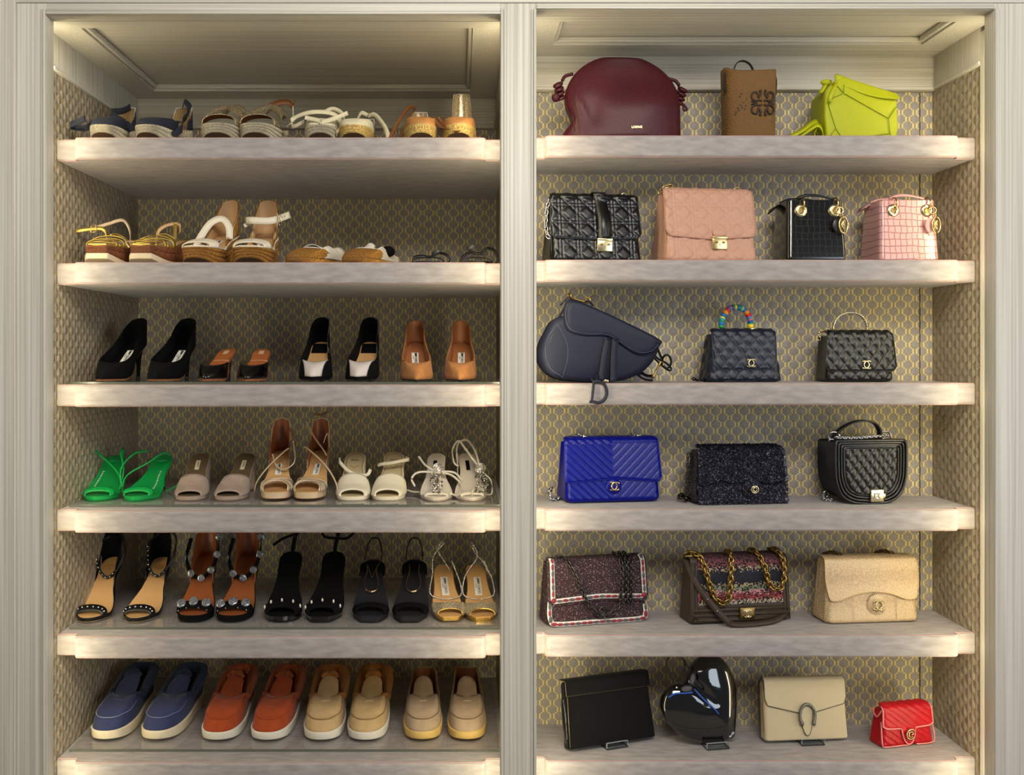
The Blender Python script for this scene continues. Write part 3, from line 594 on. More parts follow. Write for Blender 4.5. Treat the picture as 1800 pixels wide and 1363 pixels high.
for i, (px, rz, m) in enumerate(((336, -14, 1), (438, 2, -1))):
    side = ('left', 'right')[i]; e = shoe('wedge_sandal', 'ivory strapped wedge sandal with honey braided platform', side, 1, px, .035, rz, group='wedge sandals on the second shelf')
    F = Foot(.185, .09, 'round', .052, .042, m, a0=.36)
    wedge(F, e, JUTEB, 'braided_sole', .93, 4, .0022, spring=.016, msole=TREAD); insole(F, e, NUDEI, .92); makers_label(F, e, .50, .70, .018)
    MB().grid(np.stack([F.loop(1, -.001, .002), F.loop(.94, .003, 0)]), cu=True).build('welt', WHITEL, e)
    band(F, e, WHITEL, .07, .20, .014, 'toe_strap', NUDEI, .02, .02, 1.07, .002, hback=.026)
    MB().ribbon([F.pt(.13, 0, .020), F.pt(.22, .1, .012), F.pt(.32, .15, .003)], .008, .0015, (1, 0, 0)).build('centre_strap', WHITEL, e)
    q = topline(F, .3, inn=.95, tab=([0, .45, .62, .8, .92, 1], [.003, .004, .02, .055, .085, .092])); upper(F, e, JUTEB, q, NUDEI, .0, 'heel_counter', .05, sel=F.t > .52, solid=.003)
    if i == 0:
        MB().ribbon([F.pt(.42, -1., .0), F.pt(.50, -.95, .025), F.pt(.60, -.5, .055), F.pt(.66, .3, .060), F.pt(.66, .95, .040), F.pt(.62, 1.1, .012)], .017, .002, (0, .35, 1)).build('ankle_strap', WHITEL, e)
    else:
        s = MB().ribbon([F.pt(.62, -1.25, .045), F.pt(.60, -1.3, .060), F.pt(.52, -.6, .066), F.pt(.50, .6, .066), F.pt(.52, 1.3, .070), F.pt(.50, 2.1, .082)], .017, .002, (0, .1, 1)).build('ankle_strap', WHITEL, e)
        MB().tube([F.pt(.49, 1.35, .056), F.pt(.49, 1.55, .054), F.pt(.49, 1.42, .084), F.pt(.49, 1.22, .086)], .0012, 6, True, 1).build('buckle', PALEGOLD, s)
        mb = MB()
        for k in range(4): mb.ball(F.pt(.487, 1.2+k*.17, .070+.003*k), (.0013, .0006, .0013), 8, 4)
        mb.build('punched_hole', INK, s)
for i, (px, rz, m) in enumerate(((510, -40, 1), (620, -22, -1))):
    side = ('left', 'right')[i]; e = shoe('espadrille_flat', 'white canvas flat espadrille with golden rope toe', side, 1, px, .05, rz, group='flat espadrilles on the second shelf')
    F = Foot(.19, .085, 'round', .004, .018, m); wedge(F, e, JUTEB, 'rope_sole', .95, 1, .002, spring=.008, msole=TREAD); insole(F, e, NUDEI, .9)
    q = topline(F, .24, inn=.93, tab=([0, .1, .3, 1], [.028, .024, .008, .002])); upper(F, e, JUTEB, q, None, .002, 'rope_toe_guard', .30, sel=F.t < .30, grow=.002)
    q2 = topline(F, .34, inn=.86, tab=([0, .12, .45, .75, 1], [.036, .034, .024, .018, .018])); upper(F, e, WHITEC, q2, CREAMC, -.004, 'upper', .5, dz=.002, sel=F.t > .10)
    stitches(e, [p+np.array([0, 0, .001]) for p in bez(F.loop(), q, .004, .3)[-1][F.t < .28][::2]], WHITE, .0011)
    if i == 0: MB().grid(np.array([[F.pt(t, l, .036-.020*abs(l)**2+.006*math.sin(9*t)) for l in np.linspace(-.8, .9, 12)] for t in np.linspace(.3, .75, 10)])).build('folded_back', WHITEC, e, solid=.002)
    else:
        MB().grid(np.array([[F.pt(.45+.1*a, -.5+.5*l, .026+.022*a*(1-.5*l*l)) for l in np.linspace(-.9, .9, 12)] for a in np.linspace(0, 1, 8)])).build('tongue', WHITEC, e, solid=.002)
        MB().ball(F.pt(.62, .85, .026), (.018, .02, .014), 14, 8).build('heel_pad', BLKS, e)
for i, (px, rz, m) in enumerate(((748, -3, 1), (839, 0, -1))):
    side = ('left', 'right')[i]; e = shoe('strap_sandal', 'flat black leather sandal with looped straps', side, 1, px, .07, rz, group='flat black sandals on the second shelf')
    F = Foot(.20, .082, 'round', .006, .012, m); sole(F, e, BLKL, .012); insole(F, e, mat('dark_grey_insole', '3c3a38', .5), .95)
    h = .030 if i == 0 else .042
    band(F, e, BLKL, .14, .20, .016, 'toe_strap', None, .02, .02, 1.02, .002, rows=3)
    MB().ribbon([F.pt(.42, -1.05, .0), F.pt(.42, -1.0, .018), F.pt(.45, -.5, h*.75), F.pt(.46, .1, h*.66), F.pt(.46, .45, h*.85), F.pt(.46, .8, h), F.pt(.43, 1.25, h*.8), F.pt(.42, 1.45, .012), F.pt(.42, 1.2, .0)], .009, .0035, (0, 1, .5)).build('ankle_strap', BLKL, e)
    MB().box(-.010, .010, -.002, .002, -.005, .005).build('buckle_cover', BLKL, e, bevel=.0015, M=Matrix.Translation(F.pt(.455, .55 if i == 0 else -.45, h*1.02))@Matrix.Rotation(-.5, 4, 'Y'))
# ---------- third shelf: pumps and mules
def pump(e, F, m, lining, ins, heel_m, tv=.30, hv=.03, hs=.028, hb=.052, out_m=None, tip=.0048):
    sole(F, e, out_m or TANI, .004); insole(F, e, ins, .92); q = topline(F, tv, .99, hv, hs, hb, .93); o, S = upper(F, e, m, q, lining, .006, 'upper', .25, dz=-.001)
    stiletto(F, e, heel_m, tip); return q, S
for i, (px, rz, m) in enumerate(((172, -9, 1), (272, -3, -1))):
    side = ('left', 'right')[i]; e = shoe('stiletto_pump', 'black suede pointed pump with white label', side, 2, px, .055, rz, group='pumps on the third shelf')
    F = Foot(.185, .088, 'point', .088, .006, m); pump(e, F, BLKS, BLKS, BLKL, BLKS, hv=.034, hs=.035, hb=.062); makers_label(F, e, .56, .76, .018)
for i, (px, rz, m) in enumerate(((357, -6, 1), (436, 4, -1))):
    side = ('left', 'right')[i]; e = shoe('heeled_mule', 'low mule with black toe, clear sides and cognac insole', side, 2, px, .055, rz, group='mules on the third shelf')
    F = Foot(.165, .074, 'point', .068, .007, m); sole(F, e, mat('russet_outsole', '8a5636', .45), .006); insole(F, e, COGN, .93, t0=.05)
    qc = topline(F, .33, inn=.98, tab=([0, .10, .25, .4, 1], [.026, .024, .012, .004, .004])); upper(F, e, mat('black_soft_patent', '060607', .22, coat=.4), qc, BLKL, .006, 'toe_cap', .2, sel=F.t < .30, grow=.0015)
    sel = (F.t > .28) & (F.t < .62); q = topline(F, .2, inn=1.0, tab=([0, .2, .5, 1], [.024, .024, .010, .008])); upper(F, e, CLEARV, q, None, .0, 'clear_side', .05, sel=sel & (F.o[:, 0] > F.cx(F.t)), solid=.001); upper(F, e, CLEARV, q, None, .0, 'clear_side', .05, sel=sel & (F.o[:, 0] < F.cx(F.t)), solid=.001)
    stiletto(F, e, BLKP, .006, .018); makers_label(F, e, .80, .90, .013, m=mat('beige_label', 'c7a887', .6), words=()); MB().tube([F.pt(.66, -.9, .002), F.pt(.66, 0, .0035), F.pt(.66, .9, .002)], .0006, 5).build('seam', mat('pale_seam', 'd4b394', .5), e)
CT_GREY = mat('grey_suede_binding', '6b6a6c', .8); FISH = mat('white_mesh_leather', 'd8cdc8', .5, bump=.6, bscale=700, kind='voronoi')
for i, (px, rz, m) in enumerate(((546, 0, 1), (630, -1, -1))):
    side = ('left', 'right')[i]; e = shoe('stiletto_pump', 'black suede pump with white toe cap and beige insole', side, 2, px, .055, rz, group='pumps on the third shelf')
    F = Foot(.18, .082, 'point', .086, .006, m); q, S = pump(e, F, BLKS, BLKS, HONEYI, BLKS, tv=.30, hv=.034, hs=.034, hb=.066, out_m=BLKL)
    F.cap(mb := MB(), F.loop(.7, .0022)); patch(F, e, .72, .92, .040, BLKS, 'heel_pad', dz=.003); pass
    o = F.loop(1, .0005, .0008); qq = q+np.array([0, 0, .0012]); T = bez(o, qq, .007, .25, 16); k = np.where(F.t < .10)[0]; k = np.r_[k[k > F.half], k[k <= F.half]]
    MB().grid(T[1:14][:, k]).build('toe_cap', FISH, e, solid=.0012, off=1)
    MB().tube(T[13][k][::2], .0016, 6, smooth=2).build('binding', CT_GREY, e); MB().tube(T[1:14, k[0]][::3], .0014, 6, smooth=2).build('binding', CT_GREY, e); MB().tube(T[1:14, k[-1]][::3], .0014, 6, smooth=2).build('binding', CT_GREY, e)
    r = S[-1]+np.array([0, 0, .0008]); kk = np.where((F.t > .25) & (F.o[:, 0] > F.cx(F.t)))[0]; MB().tube(r[kk][::3], .0014, 6, smooth=2).build('binding', CT_GREY, e)
    P = S[3:10][:, np.where((F.t > .78) & (F.t < .86) & (F.o[:, 0] > F.cx(F.t)))[0]]*1.; P[..., 0] += .0014; MB().grid(P).build('side_stripe', FISH, e)
for i, (px, rz, m) in enumerate(((731, 2, 1), (811, 2, -1))):
    side = ('left', 'right')[i]; e = shoe('stiletto_pump', 'camel suede pointed pump with white label', side, 2, px, .055, rz, group='pumps on the third shelf')
    F = Foot(.18, .080, 'point', .084, .006, m); pump(e, F, TANS, TANI, TANI, TANS, hv=.034, hs=.036, hb=.060, out_m=INK); makers_label(F, e, .54, .74, .017)
# ---------- fourth shelf
def sandal(e, F, ins, edge, heel_m, out_m=None, th=.005, tip=.005, blockheel=False):
    sole(F, e, edge, th); insole(F, e, ins, .94)
    MB().grid(np.stack([F.loop(.985, -th-.0012), F.loop(.99, -th)])[:, :, :]*np.array([1, 1, 1]), cu=True).build('tread', out_m or TANI, e)
    if blockheel: block(F, e, heel_m)
    else: stiletto(F, e, heel_m, tip)
for i, (px, rz, m) in enumerate(((164, 4, 1), (236, -2, -1))):
    side = ('left', 'right')[i]; e = shoe('heeled_sandal', 'bright green strappy heeled sandal with white lettering', side, 3, px, .10, rz, group='sandals on the fourth shelf')
    F = Foot(.165, .090, 'almond', .075, .008, m); sandal(e, F, GREENI, GREEN, GREEN, GREEN, .007)
    _, P = band(F, e, GREEN, .09, .16, .012, 'toe_strap', None, .05, .05, 1.05, .003, rows=4, hback=.021)
    MB().ball(F.pt(.86, 0, .001), (.015, .022, .0025), 18, 6).build('heel_cushion', mat('emerald_cushion', '12a05a', .3), e)
    t = 'alexanderwang'
    for k, ch in enumerate(t):
        tt = (.64-.30*k/12) if i else (.34+.30*k/12); insole_text(F, e, ch, tt, .0075, WHITEINK, lat=.52 if i else -.52, rev=not i)
    s = MB()
    if i == 0:
        s.ribbon([F.pt(.30, .95, .003), F.pt(.36, 1.0, .018), F.pt(.47, .7, .034), F.pt(.58, -.6, .055), F.pt(.66, -1.6, .060)], .006, .003, (0, 1, .4)); s.ribbon([F.pt(.34, 1.0, .006), F.pt(.44, 1.2, .04), F.pt(.6, 1.2, .058), F.pt(.8, 1.1, .04), F.pt(.86, .9, .01)], .006, .003, (0, 1, .4))
    else:
        s.ribbon([F.pt(.26, -1.1, .012), F.pt(.40, -1.2, .030), F.pt(.55, -.4, .040), F.pt(.68, .6, .045), F.pt(.78, 1.0, .026)], .006, .003, (0, 1, .4)); s.ribbon([F.pt(.28, -1.1, .002), F.pt(.38, -1.5, .046), F.pt(.55, -1.6, .062), F.pt(.72, -1.1, .045)], .006, .003, (0, 1, .4))
        s.ribbon([F.pt(.6, 1.1, -.04), F.pt(.62, 2.0, -.030), F.pt(.68, 2.7, -.022)], .008, .003, (0, 1, .2))
    s.build('ankle_tie', GREEN, e)
for i, (px, rz, m) in enumerate(((328, 5, 1), (400, 1, -1))):
    side = ('left', 'right')[i]; e = shoe('heeled_mule', 'taupe suede open toe mule with olive insole', side, 3, px, .10, rz, group='mules on the fourth shelf')
    F = Foot(.165, .080, 'round', .078, .009, m); sandal(e, F, OLIVEI, TAUPES, TAUPES, mat('dark_outsole', '3a2c24', .6), .009, blockheel=True)
    band(F, e, TAUPES, .055, .44, .013, 'vamp_band', BLKL, .05, -.05, 1.05, .003, rows=12, hback=.034, pw=.8); makers_label(F, e, .66, .82, .011, m=mat('ivory_label', 'd9ccb0', .6), words=('KHAITE',))
for i, (px, rz, m) in enumerate(((480, 4, 1), (540, 0, -1))):
    side = ('left', 'right')[i]; e = shoe('heeled_sandal', 'champagne peep toe sandal with lace sides and ankle ties', side, 3, px, .10, rz, group='sandals on the fourth shelf')
    F = Foot(.165, .078, 'round', .078, .018, m); sandal(e, F, HONEYI, CHAMP, CHAMP, BROWNL, .014)
    band(F, e, GLITS, .08, .34, .024, 'lace_vamp', CHAMP, .10, -.06, 1.03, .002, rows=10, skew=.02)
    for t0, f in ((.065, .10), (.14, .085), (.20, .07), (.33, -.04)): band(F, e, CHAMP, t0, t0+.018, .0265, 'binding', None, f, f, 1.05, .0016, rows=3, skew=.03*(1 if t0 > .1 else 0))
    makers_label(F, e, .52, .70, .015)
    q = topline(F, .3, inn=.96, tab=([0, .55, .66, .82, .93, 1], [.003, .004, .030, .060, .082, .086])); _, S = upper(F, e, GLITS, q, CARI, .0, 'heel_counter', .05, sel=F.t > .60)
    MB().tube(S[-1][F.t > .60][::2], .0016, 6, smooth=2).build('binding', CHAMP, e)
    s = MB()
    if i == 0:
        s.ribbon([F.pt(.62, 1.0, .055), F.pt(.58, .5, .052), F.pt(.48, -.7, .032), F.pt(.34, -1.3, .012), F.pt(.22, -1.4, -.004)], .005, .0018, (0, 1, .5)); s.ribbon([F.pt(.62, -.6, .040), F.pt(.55, -.1, .020), F.pt(.50, .7, .022), F.pt(.55, 1.5, .035), F.pt(.7, 1.5, .06)], .005, .0018, (0, 1, .5))
        MB().ribbon([F.pt(.85, .9, .075), F.pt(.84, 1.3, .058), F.pt(.83, 1.4, .036)], .006, .002, (1, 0, .3)).build('strap_back', BROWNL, e)
    else:
        s.ribbon([F.pt(.62, -1.3, .058), F.pt(.56, -.8, .064), F.pt(.42, .8, .045), F.pt(.26, 1.6, .02), F.pt(.16, 2.0, -.006)], .005, .0018, (0, 1, .5)); s.ribbon([F.pt(.9, -1.6, .086), F.pt(.75, -.5, .065), F.pt(.66, .6, .045), F.pt(.66, .95, .03)], .005, .0018, (0, 1, .5)); s.ribbon([F.pt(.7, .55, .056), F.pt(.72, .95, .078), F.pt(.66, 1.25, .05)], .004, .0018, (0, 1, .5))
        bowp = MB(); c = F.pt(.985, .0, .094); bowp.tube([c, c+[-.012, 0, .006], c+[-.018, 0, .002], c], .0016, 6); bowp.tube([c, c+[.010, 0, .008], c+[.017, 0, .008], c], .0016, 6); bowp.build('heel_bow', BROWNL, e)
    s.build('ankle_tie', CHAMP, e)
for i, (px, rz, m) in enumerate(((616, 1, 1), (682, 1, -1))):
    side = ('left', 'right')[i]; e = shoe('heeled_mule', 'cream leather open toe mule with slim ankle strap', side, 3, px, .10, rz, group='mules on the fourth shelf')
    F = Foot(.165, .084, 'round', .082, .008, m); sandal(e, F, CREAMI, CREAML, CREAML, BROWNL, .008, blockheel=True)
    band(F, e, CREAML, .05, .42, .017, 'vamp_band', CREAMI, .06, -.02, 1.04, .003, rows=12, hback=.036, pw=.8); insole_text(F, e, 'FENDI', .80, .0075, INK, along=False)
    MB().tube([F.pt(.72, -.4, .003), F.pt(.68, .0, .003), F.pt(.72, .4, .003)], .0005, 5, smooth=1).build('stitching', BROWNL, e); MB().tube([F.pt(a, b*.78, .003) for a, b in ((.5, -1), (.7, -1), (.88, -.95), (.95, 0), (.88, .95), (.7, 1), (.5, 1))], .0004, 5, smooth=3).build('stitching', BROWNL, e)
    if i == 0: MB().ribbon([F.pt(.50, 1.3, .028), F.pt(.46, .9, .020), F.pt(.50, -.2, .020), F.pt(.57, -1.15, .034), F.pt(.62, -1.3, .036)], .008, .003, (0, .4, 1)).build('ankle_strap', CREAML, e)
    else:
        MB().ribbon([F.pt(.60, -1.3, .022), F.pt(.56, -.9, .032), F.pt(.52, .0, .042), F.pt(.56, 1.1, .042), F.pt(.64, 1.5, .030), F.pt(.72, 1.2, .022)], .008, .003, (0, .4, 1)).build('ankle_strap', CREAML, e)
        MB().ribbon([F.pt(.50, 1.2, -.024), F.pt(.42, 1.5, -.016), F.pt(.34, 1.8, -.006)], .006, .002, (0, 1, .2)).build('strap_end', CREAML, e)
def rose(mb, c, r):
    for k in range(3):
        rr = r*(1-.3*k); mb.ring(np.asarray(c)+[0, -.002*k, .001*k], rr, .0024, (0, -1, .6), n=14, m=5)
        for a in range(12): mb.ball(np.asarray(c)+[rr*math.cos(a*.52), -.003-.002*k, rr*math.sin(a*.52)], .0017, 6, 4)
    mb.ball(np.asarray(c)+[0, -.006, 0], .003, 8, 5)
for i, (px, rz, m) in enumerate(((764, -2, 1), (834, 8, -1))):
    side = ('left', 'right')[i]; e = shoe('heeled_sandal', 'ivory satin sandal with crystal flower strap', side, 3, px, .095, rz, group='sandals on the fourth shelf')
    F = Foot(.165, .080, 'almond', .082, .006, m); sandal(e, F, SATIN, SATIN, SATIN, TANI, .006); makers_label(F, e, .66, .82, .010, lat=-.1, m=BLKL, words=())
    lx = .05 if i == 0 else .75
    band(F, e, SATIN, .09, .135, .006, 'toe_strap', None, .05, .06, 1.02, .0016, rows=3, hback=.014)
    mb = MB(); rose(mb, F.pt(.50, lx+.1, .034), .0125); r2 = random.Random(5+i)
    for k in range(70):
        f = r2.random(); mb.ball(F.pt(.13+.33*f, lx-.05+(r2.random()-.5)*.75, .012+.020*f+r2.random()*.006), .0012+.0016*r2.random(), 6, 4)
    mb.build('crystal_flower', CRYS, e); sp = MB()
    for k in range(36):
        f = r2.random(); sp.ball(F.pt(.13+.33*f, lx-.05+(r2.random()-.5)*.8, .010+.019*f), .0028, 6, 4)
    sp.build('flower_setting', mat('dark_setting', '6b635a', .4, .6), e)
    s = MB()
    if i == 0:
        s.ribbon([F.pt(.46, lx, .03), F.pt(.52, -.9, .038), F.pt(.60, -1.8, .048)], .005, .0015, (0, .5, 1)); s.ribbon([F.pt(.46, lx, .03), F.pt(.46, -1.3, .03), F.pt(.42, -1.7, .02), F.pt(.38, -1.4, .006)], .005, .0015, (0, .5, 1))
        s.ribbon([F.pt(.46, lx, .03), F.pt(.44, 1.1, .026), F.pt(.34, 1.6, .014), F.pt(.2, 1.5, .001), F.pt(.24, .9, .004)], .005, .0015, (0, .5, 1)); s.ribbon([F.pt(.46, lx, .032), F.pt(.47, 1.4, .028), F.pt(.44, 1.9, .010)], .005, .0015, (0, .5, 1))
    else:
        s.ribbon([F.pt(.48, lx, .036), F.pt(.55, .4, .045), F.pt(.62, -.5, .066), F.pt(.68, -1.2, .075), F.pt(.7, -1.9, .05), F.pt(.68, -1.7, .02), F.pt(.66, -1.2, .014)], .005, .0018, (0, .5, 1)); s.ribbon([F.pt(.48, lx, .036), F.pt(.62, .6, .058), F.pt(.78, -.2, .062), F.pt(.82, -1.2, .042), F.pt(.72, -1.3, .008), F.pt(.58, -1.2, -.008)], .005, .0018, (0, .5, 1))
        s.ribbon([F.pt(.46, .9, .03), F.pt(.44, 1.5, .012), F.pt(.38, 1.4, -.012), F.pt(.32, 1.0, -.008)], .004, .0012, (0, .5, 1))
        s.ribbon([F.pt(.10, .0, .002), F.pt(.20, .1, .014), F.pt(.26, .5, .016)], .005, .0016, (1, 0, .2))
    s.build('ankle_tie', SATIN, e)
# ---------- fifth shelf
def counter(e, F, m, lining, h=.075, t0=.62, name='heel_counter', sharp=.9):
    q = topline(F, .3, inn=.96, tab=([0, t0-.05, t0+.08, .82, .93, 1], [.002, .003, h*.35, h*.7, h*.95, h])); return upper(F, e, m, q, lining, .0, name, .05, sel=F.t > t0)
for i, (px, rz, m) in enumerate(((148, 0, 1), (238, 2, -1))):
    side = ('left', 'right')[i]; e = shoe('heeled_sandal', 'black stiletto sandal with silver studs and honey insole', side, 4, px, .085, rz, group='sandals on the fifth shelf')
    F = Foot(.175, .088, 'almond', .095, .008, m); sandal(e, F, HONEYI, BLKL, BLKL, HONEYI, .009)
    _, P = band(F, e, BLKL, .10, .17, .012, 'toe_strap', None, .015, .015, 1.06, .0025, rows=4, hback=.024)
    mb = MB(); c = P.mean(0)+np.array([0, -.001, .0015])
    for k in range(2, 25, 3): mb.ball(c[k]+np.array([0, -.001, .001]), .0028, 8, 5)
    mb.build('stud', SILVER, e); counter(e, F, BLKL, BLKS, .078)
    if i == 0: a = [F.pt(.95, -.6, .060), F.pt(.78, -1.3, .062), F.pt(.66, -.6, .030), F.pt(.64, .3, .012), F.pt(.72, 1.0, .014), F.pt(.82, 1.5, .040), F.pt(.9, 1.1, .068), F.pt(.97, .3, .078)]
    else: a = [F.pt(.95, -.5, .068), F.pt(.80, -1.1, .060), F.pt(.68, -.7, .030), F.pt(.64, .1, .016), F.pt(.68, .8, .018), F.pt(.76, 1.6, .045), F.pt(.86, 1.5, .075), F.pt(.95, .3, .082)]
    MB().ribbon(a, .007, .0018, (0, .35, 1)).build('ankle_strap', BLKL, e); beads(e, [p+np.array([0, -.0028, 0]) for p in a[1:5]], SILVER, .0022, .010, 'stud')
    if i == 0: MB().ribbon([F.pt(.72, -1.0, .050), F.pt(.70, -1.6, .072), F.pt(.68, -2.1, .088)], .007, .0018, (0, .35, 1)).build('strap_end', BLKL, e)
    mb = MB(); c = F.pt(.82, 0, .003); s = Vector(F.pt(.85)-F.pt(.79)).normalized()
    for r in (.004, .0075, .010): mb.tube([np.array(c)+r*math.cos(a)*np.array([1, 0, 0])+r*math.sin(a)*np.array(s) for a in np.linspace(0, 6.28, 20, endpoint=False)], .0004, 5, True, 1)
    mb.build('stamped_emblem', mat('honey_stamp', 'a97a3e', .5), e)
def medallion(e, c, r, nrm=(0, -.8, .6)):
    n = Vector(nrm).normalized(); M = Matrix.Translation(Vector(c))@n.to_track_quat('Z', 'Y').to_matrix().to_4x4()
    MB().lathe([(0, .0022), (r*.7, .002), (r*.95, .001), (r, 0), (r, -.001), (0, -.001)], n=20).build('crystal_disc', PEWT, e, M=M)
for i, (px, rz, m) in enumerate(((333, 2, 1), (408, 4, -1))):
    side = ('left', 'right')[i]; e = shoe('heeled_sandal', 'brown lined sandal with grey crystal discs on black straps', side, 4, px, .085, rz, group='sandals on the fifth shelf')
    F = Foot(.175, .089, 'round', .095, .014, m); sandal(e, F, CARI, BLKS, BLKS, BLKS, .013)
    _, P = band(F, e, BLKS, .09, .20, .014, 'toe_strap', BLKL, .03, .02, 1.05, .0025, rows=5, hback=.026)
    for k in (7, 13, 19): medallion(e, P[3][k]+np.array([0, -.003, .003]), .0115, (0, -.75, .65))
    mb = MB()
    for k in (4, 10, 16, 22): mb.ball(P[0][k]+np.array([0, -.002, 0]), .0018, 8, 5)
    mb.build('pearl_stud', SILVER, e); counter(e, F, CARI, CARI, .085, .60)
    a = [F.pt(.80, -1.2, .075), F.pt(.70, -1.5, .045), F.pt(.62, -.9, .022), F.pt(.60, .0, .014), F.pt(.66, .8, .022), F.pt(.74, 1.25, .045), F.pt(.85, 1.2, .070), F.pt(.92, 1.0, .090)]
    MB().ribbon(a, .010, .002, (0, .3, 1)).build('ankle_strap', BLKS, e)
    for k in (1, 2, 3, 4, 5, 6): medallion(e, a[k]+np.array([0, -.004, 0]) if k != 1 else a[k]+np.array([-.003, 0, 0]), .0095, (0, -1, .2) if k > 1 else (-1, -.3, 0))
    MB().tube([F.pt(.2, .2, .004), F.pt(.24, .5, .006), F.pt(.25, .8, .004)], .0006, 5).build('scuff_thread', HONEYI, e)
PEARL = mat('pearl', 'ded7cd', .18, .25)
for i, (px, rz, m) in enumerate(((490, 0, 1), (566, 1, -1))):
    side = ('left', 'right')[i]; e = shoe('heeled_sandal', 'all black sandal with pearl bars on its toe strap', side, 4, px, .085, rz, group='sandals on the fifth shelf')
    F = Foot(.175, .090, 'square' if i else 'round', .098, .012, m); sandal(e, F, BLKS, BLKP, BLKS, BLKL, .011)
    _, P = band(F, e, BLKS, .06, .22, .018, 'toe_strap', BLKL, .05, .03, 1.05, .003, rows=6, hback=.030)
    mb = MB()
    for k in (3, 8, 13, 18, 23): c = P[4][k]; mb.ball(c+np.array([0, -.004, .001]), (.0026, .0026, .0052), 10, 6)
    mb.build('pearl_bar', PEARL, e); counter(e, F, BLKS, BLKS, .010, .80)
    p0 = F.pt(.97, 0, .006)
    MB().ribbon([p0, p0+[.004, 0, .03], p0+[.010, 0, .055]], .010, .002, (1, 0, 0)).build('heel_strap', BLKS, e)
    t = p0+np.array([.008, 0, .046])
    if i == 0: s = MB().ribbon([t+[-.055, -.02, -.02], t+[-.03, -.012, -.004], t+[0, 0, .006], t+[.03, .01, .016], t+[.055, .012, .024]], .007, .0018, (0, .3, 1))
    else: s = MB().ribbon([t+[0, 0, -.006], t+[.03, -.02, .0], t+[.05, -.03, .03], t+[.01, -.03, .055], t+[-.035, -.02, .035], t+[-.035, -.01, .002]], .007, .0018, (0, .3, 1), closed=True); s.ribbon([t+[.046, -.03, .03], t+[.075, -.03, .04]], .006, .0018, (0, .3, 1))
    so = s.build('ankle_strap', BLKS, e); MB().tube([t+[-.002, -.004, -.002], t+[.012, -.004, .002], t+[.010, -.004, .014], t+[-.004, -.004, .010]], .001, 6, True, 1).build('buckle', GUN, so)
ROSEG = mat('rose_gold', 'd8b98f', .2, 1.)
for i, (px, rz, m) in enumerate(((647, 0, 1), (722, 2, -1))):
    side = ('left', 'right')[i]; e = shoe('heeled_sandal', 'black slingback sandal with looped rose gold ornament', side, 4, px, .085, rz, group='sandals on the fifth shelf')
    F = Foot(.175, .088, 'square', .085, .012, m); NV = mat('midnight_insole', '15161c', .6); sandal(e, F, NV, NV, BLKS, BLKL, .012)
    band(F, e, BLKS, .09, .24, .020, 'toe_strap', BLKL, .04, .02, 1.05, .003, rows=6); band(F, e, BLKS, .74, .84, .020, 'ankle_band', BLKS, -.02, .0, 1.12, .003, rows=5, pw=.5)
    a = F.pt(.95, -1.0, .012); b = F.pt(.95, 1.0, .012); tp = F.pt(1.05, 0, .055)
    sg = MB().ribbon([a+[0, -.02, 0], a+[.002, 0, .018], tp+[-.012, 0, -.006], tp, tp+[.012, 0, -.006], b+[-.002, 0, .018], b+[0, -.02, 0]], .005, .0025, (0, 1, .3)).build('slingback', BLKL, e)
    MB().box(-.004, .004, -.002, .002, -.005, .005).build('buckle', GUN, sg, bevel=.001, M=Matrix.Translation(a+np.array([.004, -.004, .020]) if i == 0 else b+np.array([0, -.004, .010])))
    k = .010 if i else .015; pts = [F.pt(.76, -.45, .023), F.pt(.68, -.4, .02), F.pt(.58, -.55, .014), F.pt(.50, -.4, .011), F.pt(.47, .0, .010), F.pt(.50, .4, .011), F.pt(.58, .55, .014), F.pt(.68, .4, .02), F.pt(.76, .45, .023)]
    mb = MB().tube(pts, .0012, 6); mb.tube([p*np.array([1, 1, 1])+np.array([0, .004, .001]) for p in pts], .0009, 6)
    if i == 0: mb.tube([F.pt(.76, -.45, .024), F.pt(.66, -.1, .02), F.pt(.62, .05, .017), F.pt(.70, .3, .021), F.pt(.80, .75, .026)], .0009, 6)
    mb.build('ornament', ROSEG, e)
for i, (px, rz, m) in enumerate(((790, 5, 1), (852, 10, -1))):
    side = ('left', 'right')[i]; e = shoe('heeled_sandal', 'champagne glitter sandal with crystal ankle chain', side, 4, px, .090, rz, group='sandals on the fifth shelf')
    F = Foot(.160, .080, 'square', .078, .008, m); sandal(e, F, HONEYI, GOLDF, GOLDF, GOLDF, .007); makers_label(F, e, .50, .76, .018)
    band(F, e, GLITC, .08, .36, .016, 'glitter_vamp', GOLDF, .05, -.16, 1.05, .0025, rows=10, hback=.028); band(F, e, GOLDF, .070, .085, .0168, 'binding', None, .05, .05, 1.07, .002, rows=3)
    s = -1 if i == 0 else 1
    r = [F.pt(.98, -.2*s, .060), F.pt(.86, 1.0*s*.6-.4, .040), F.pt(.68, -1.15, .022), F.pt(.52, -1.25, .006), F.pt(.44, -.5, .006), F.pt(.43, .3, .006), F.pt(.48, 1.1, .008), F.pt(.62, 1.3, .020), F.pt(.8, .8, .036)]
    beads(e, r, CRYS, .0022, .0042, 'crystal_chain'); beads(e, [F.pt(.98, -.3, .062), F.pt(.9, -.6, .050), F.pt(.84, .0, .034), F.pt(.78, .6, .016)] if i == 0 else [F.pt(.98, -.5, .062), F.pt(.9, .0, .044), F.pt(.78, .6, .040), F.pt(.70, 1.2, .018)], CRYS, .0020, .0042, 'crystal_chain')
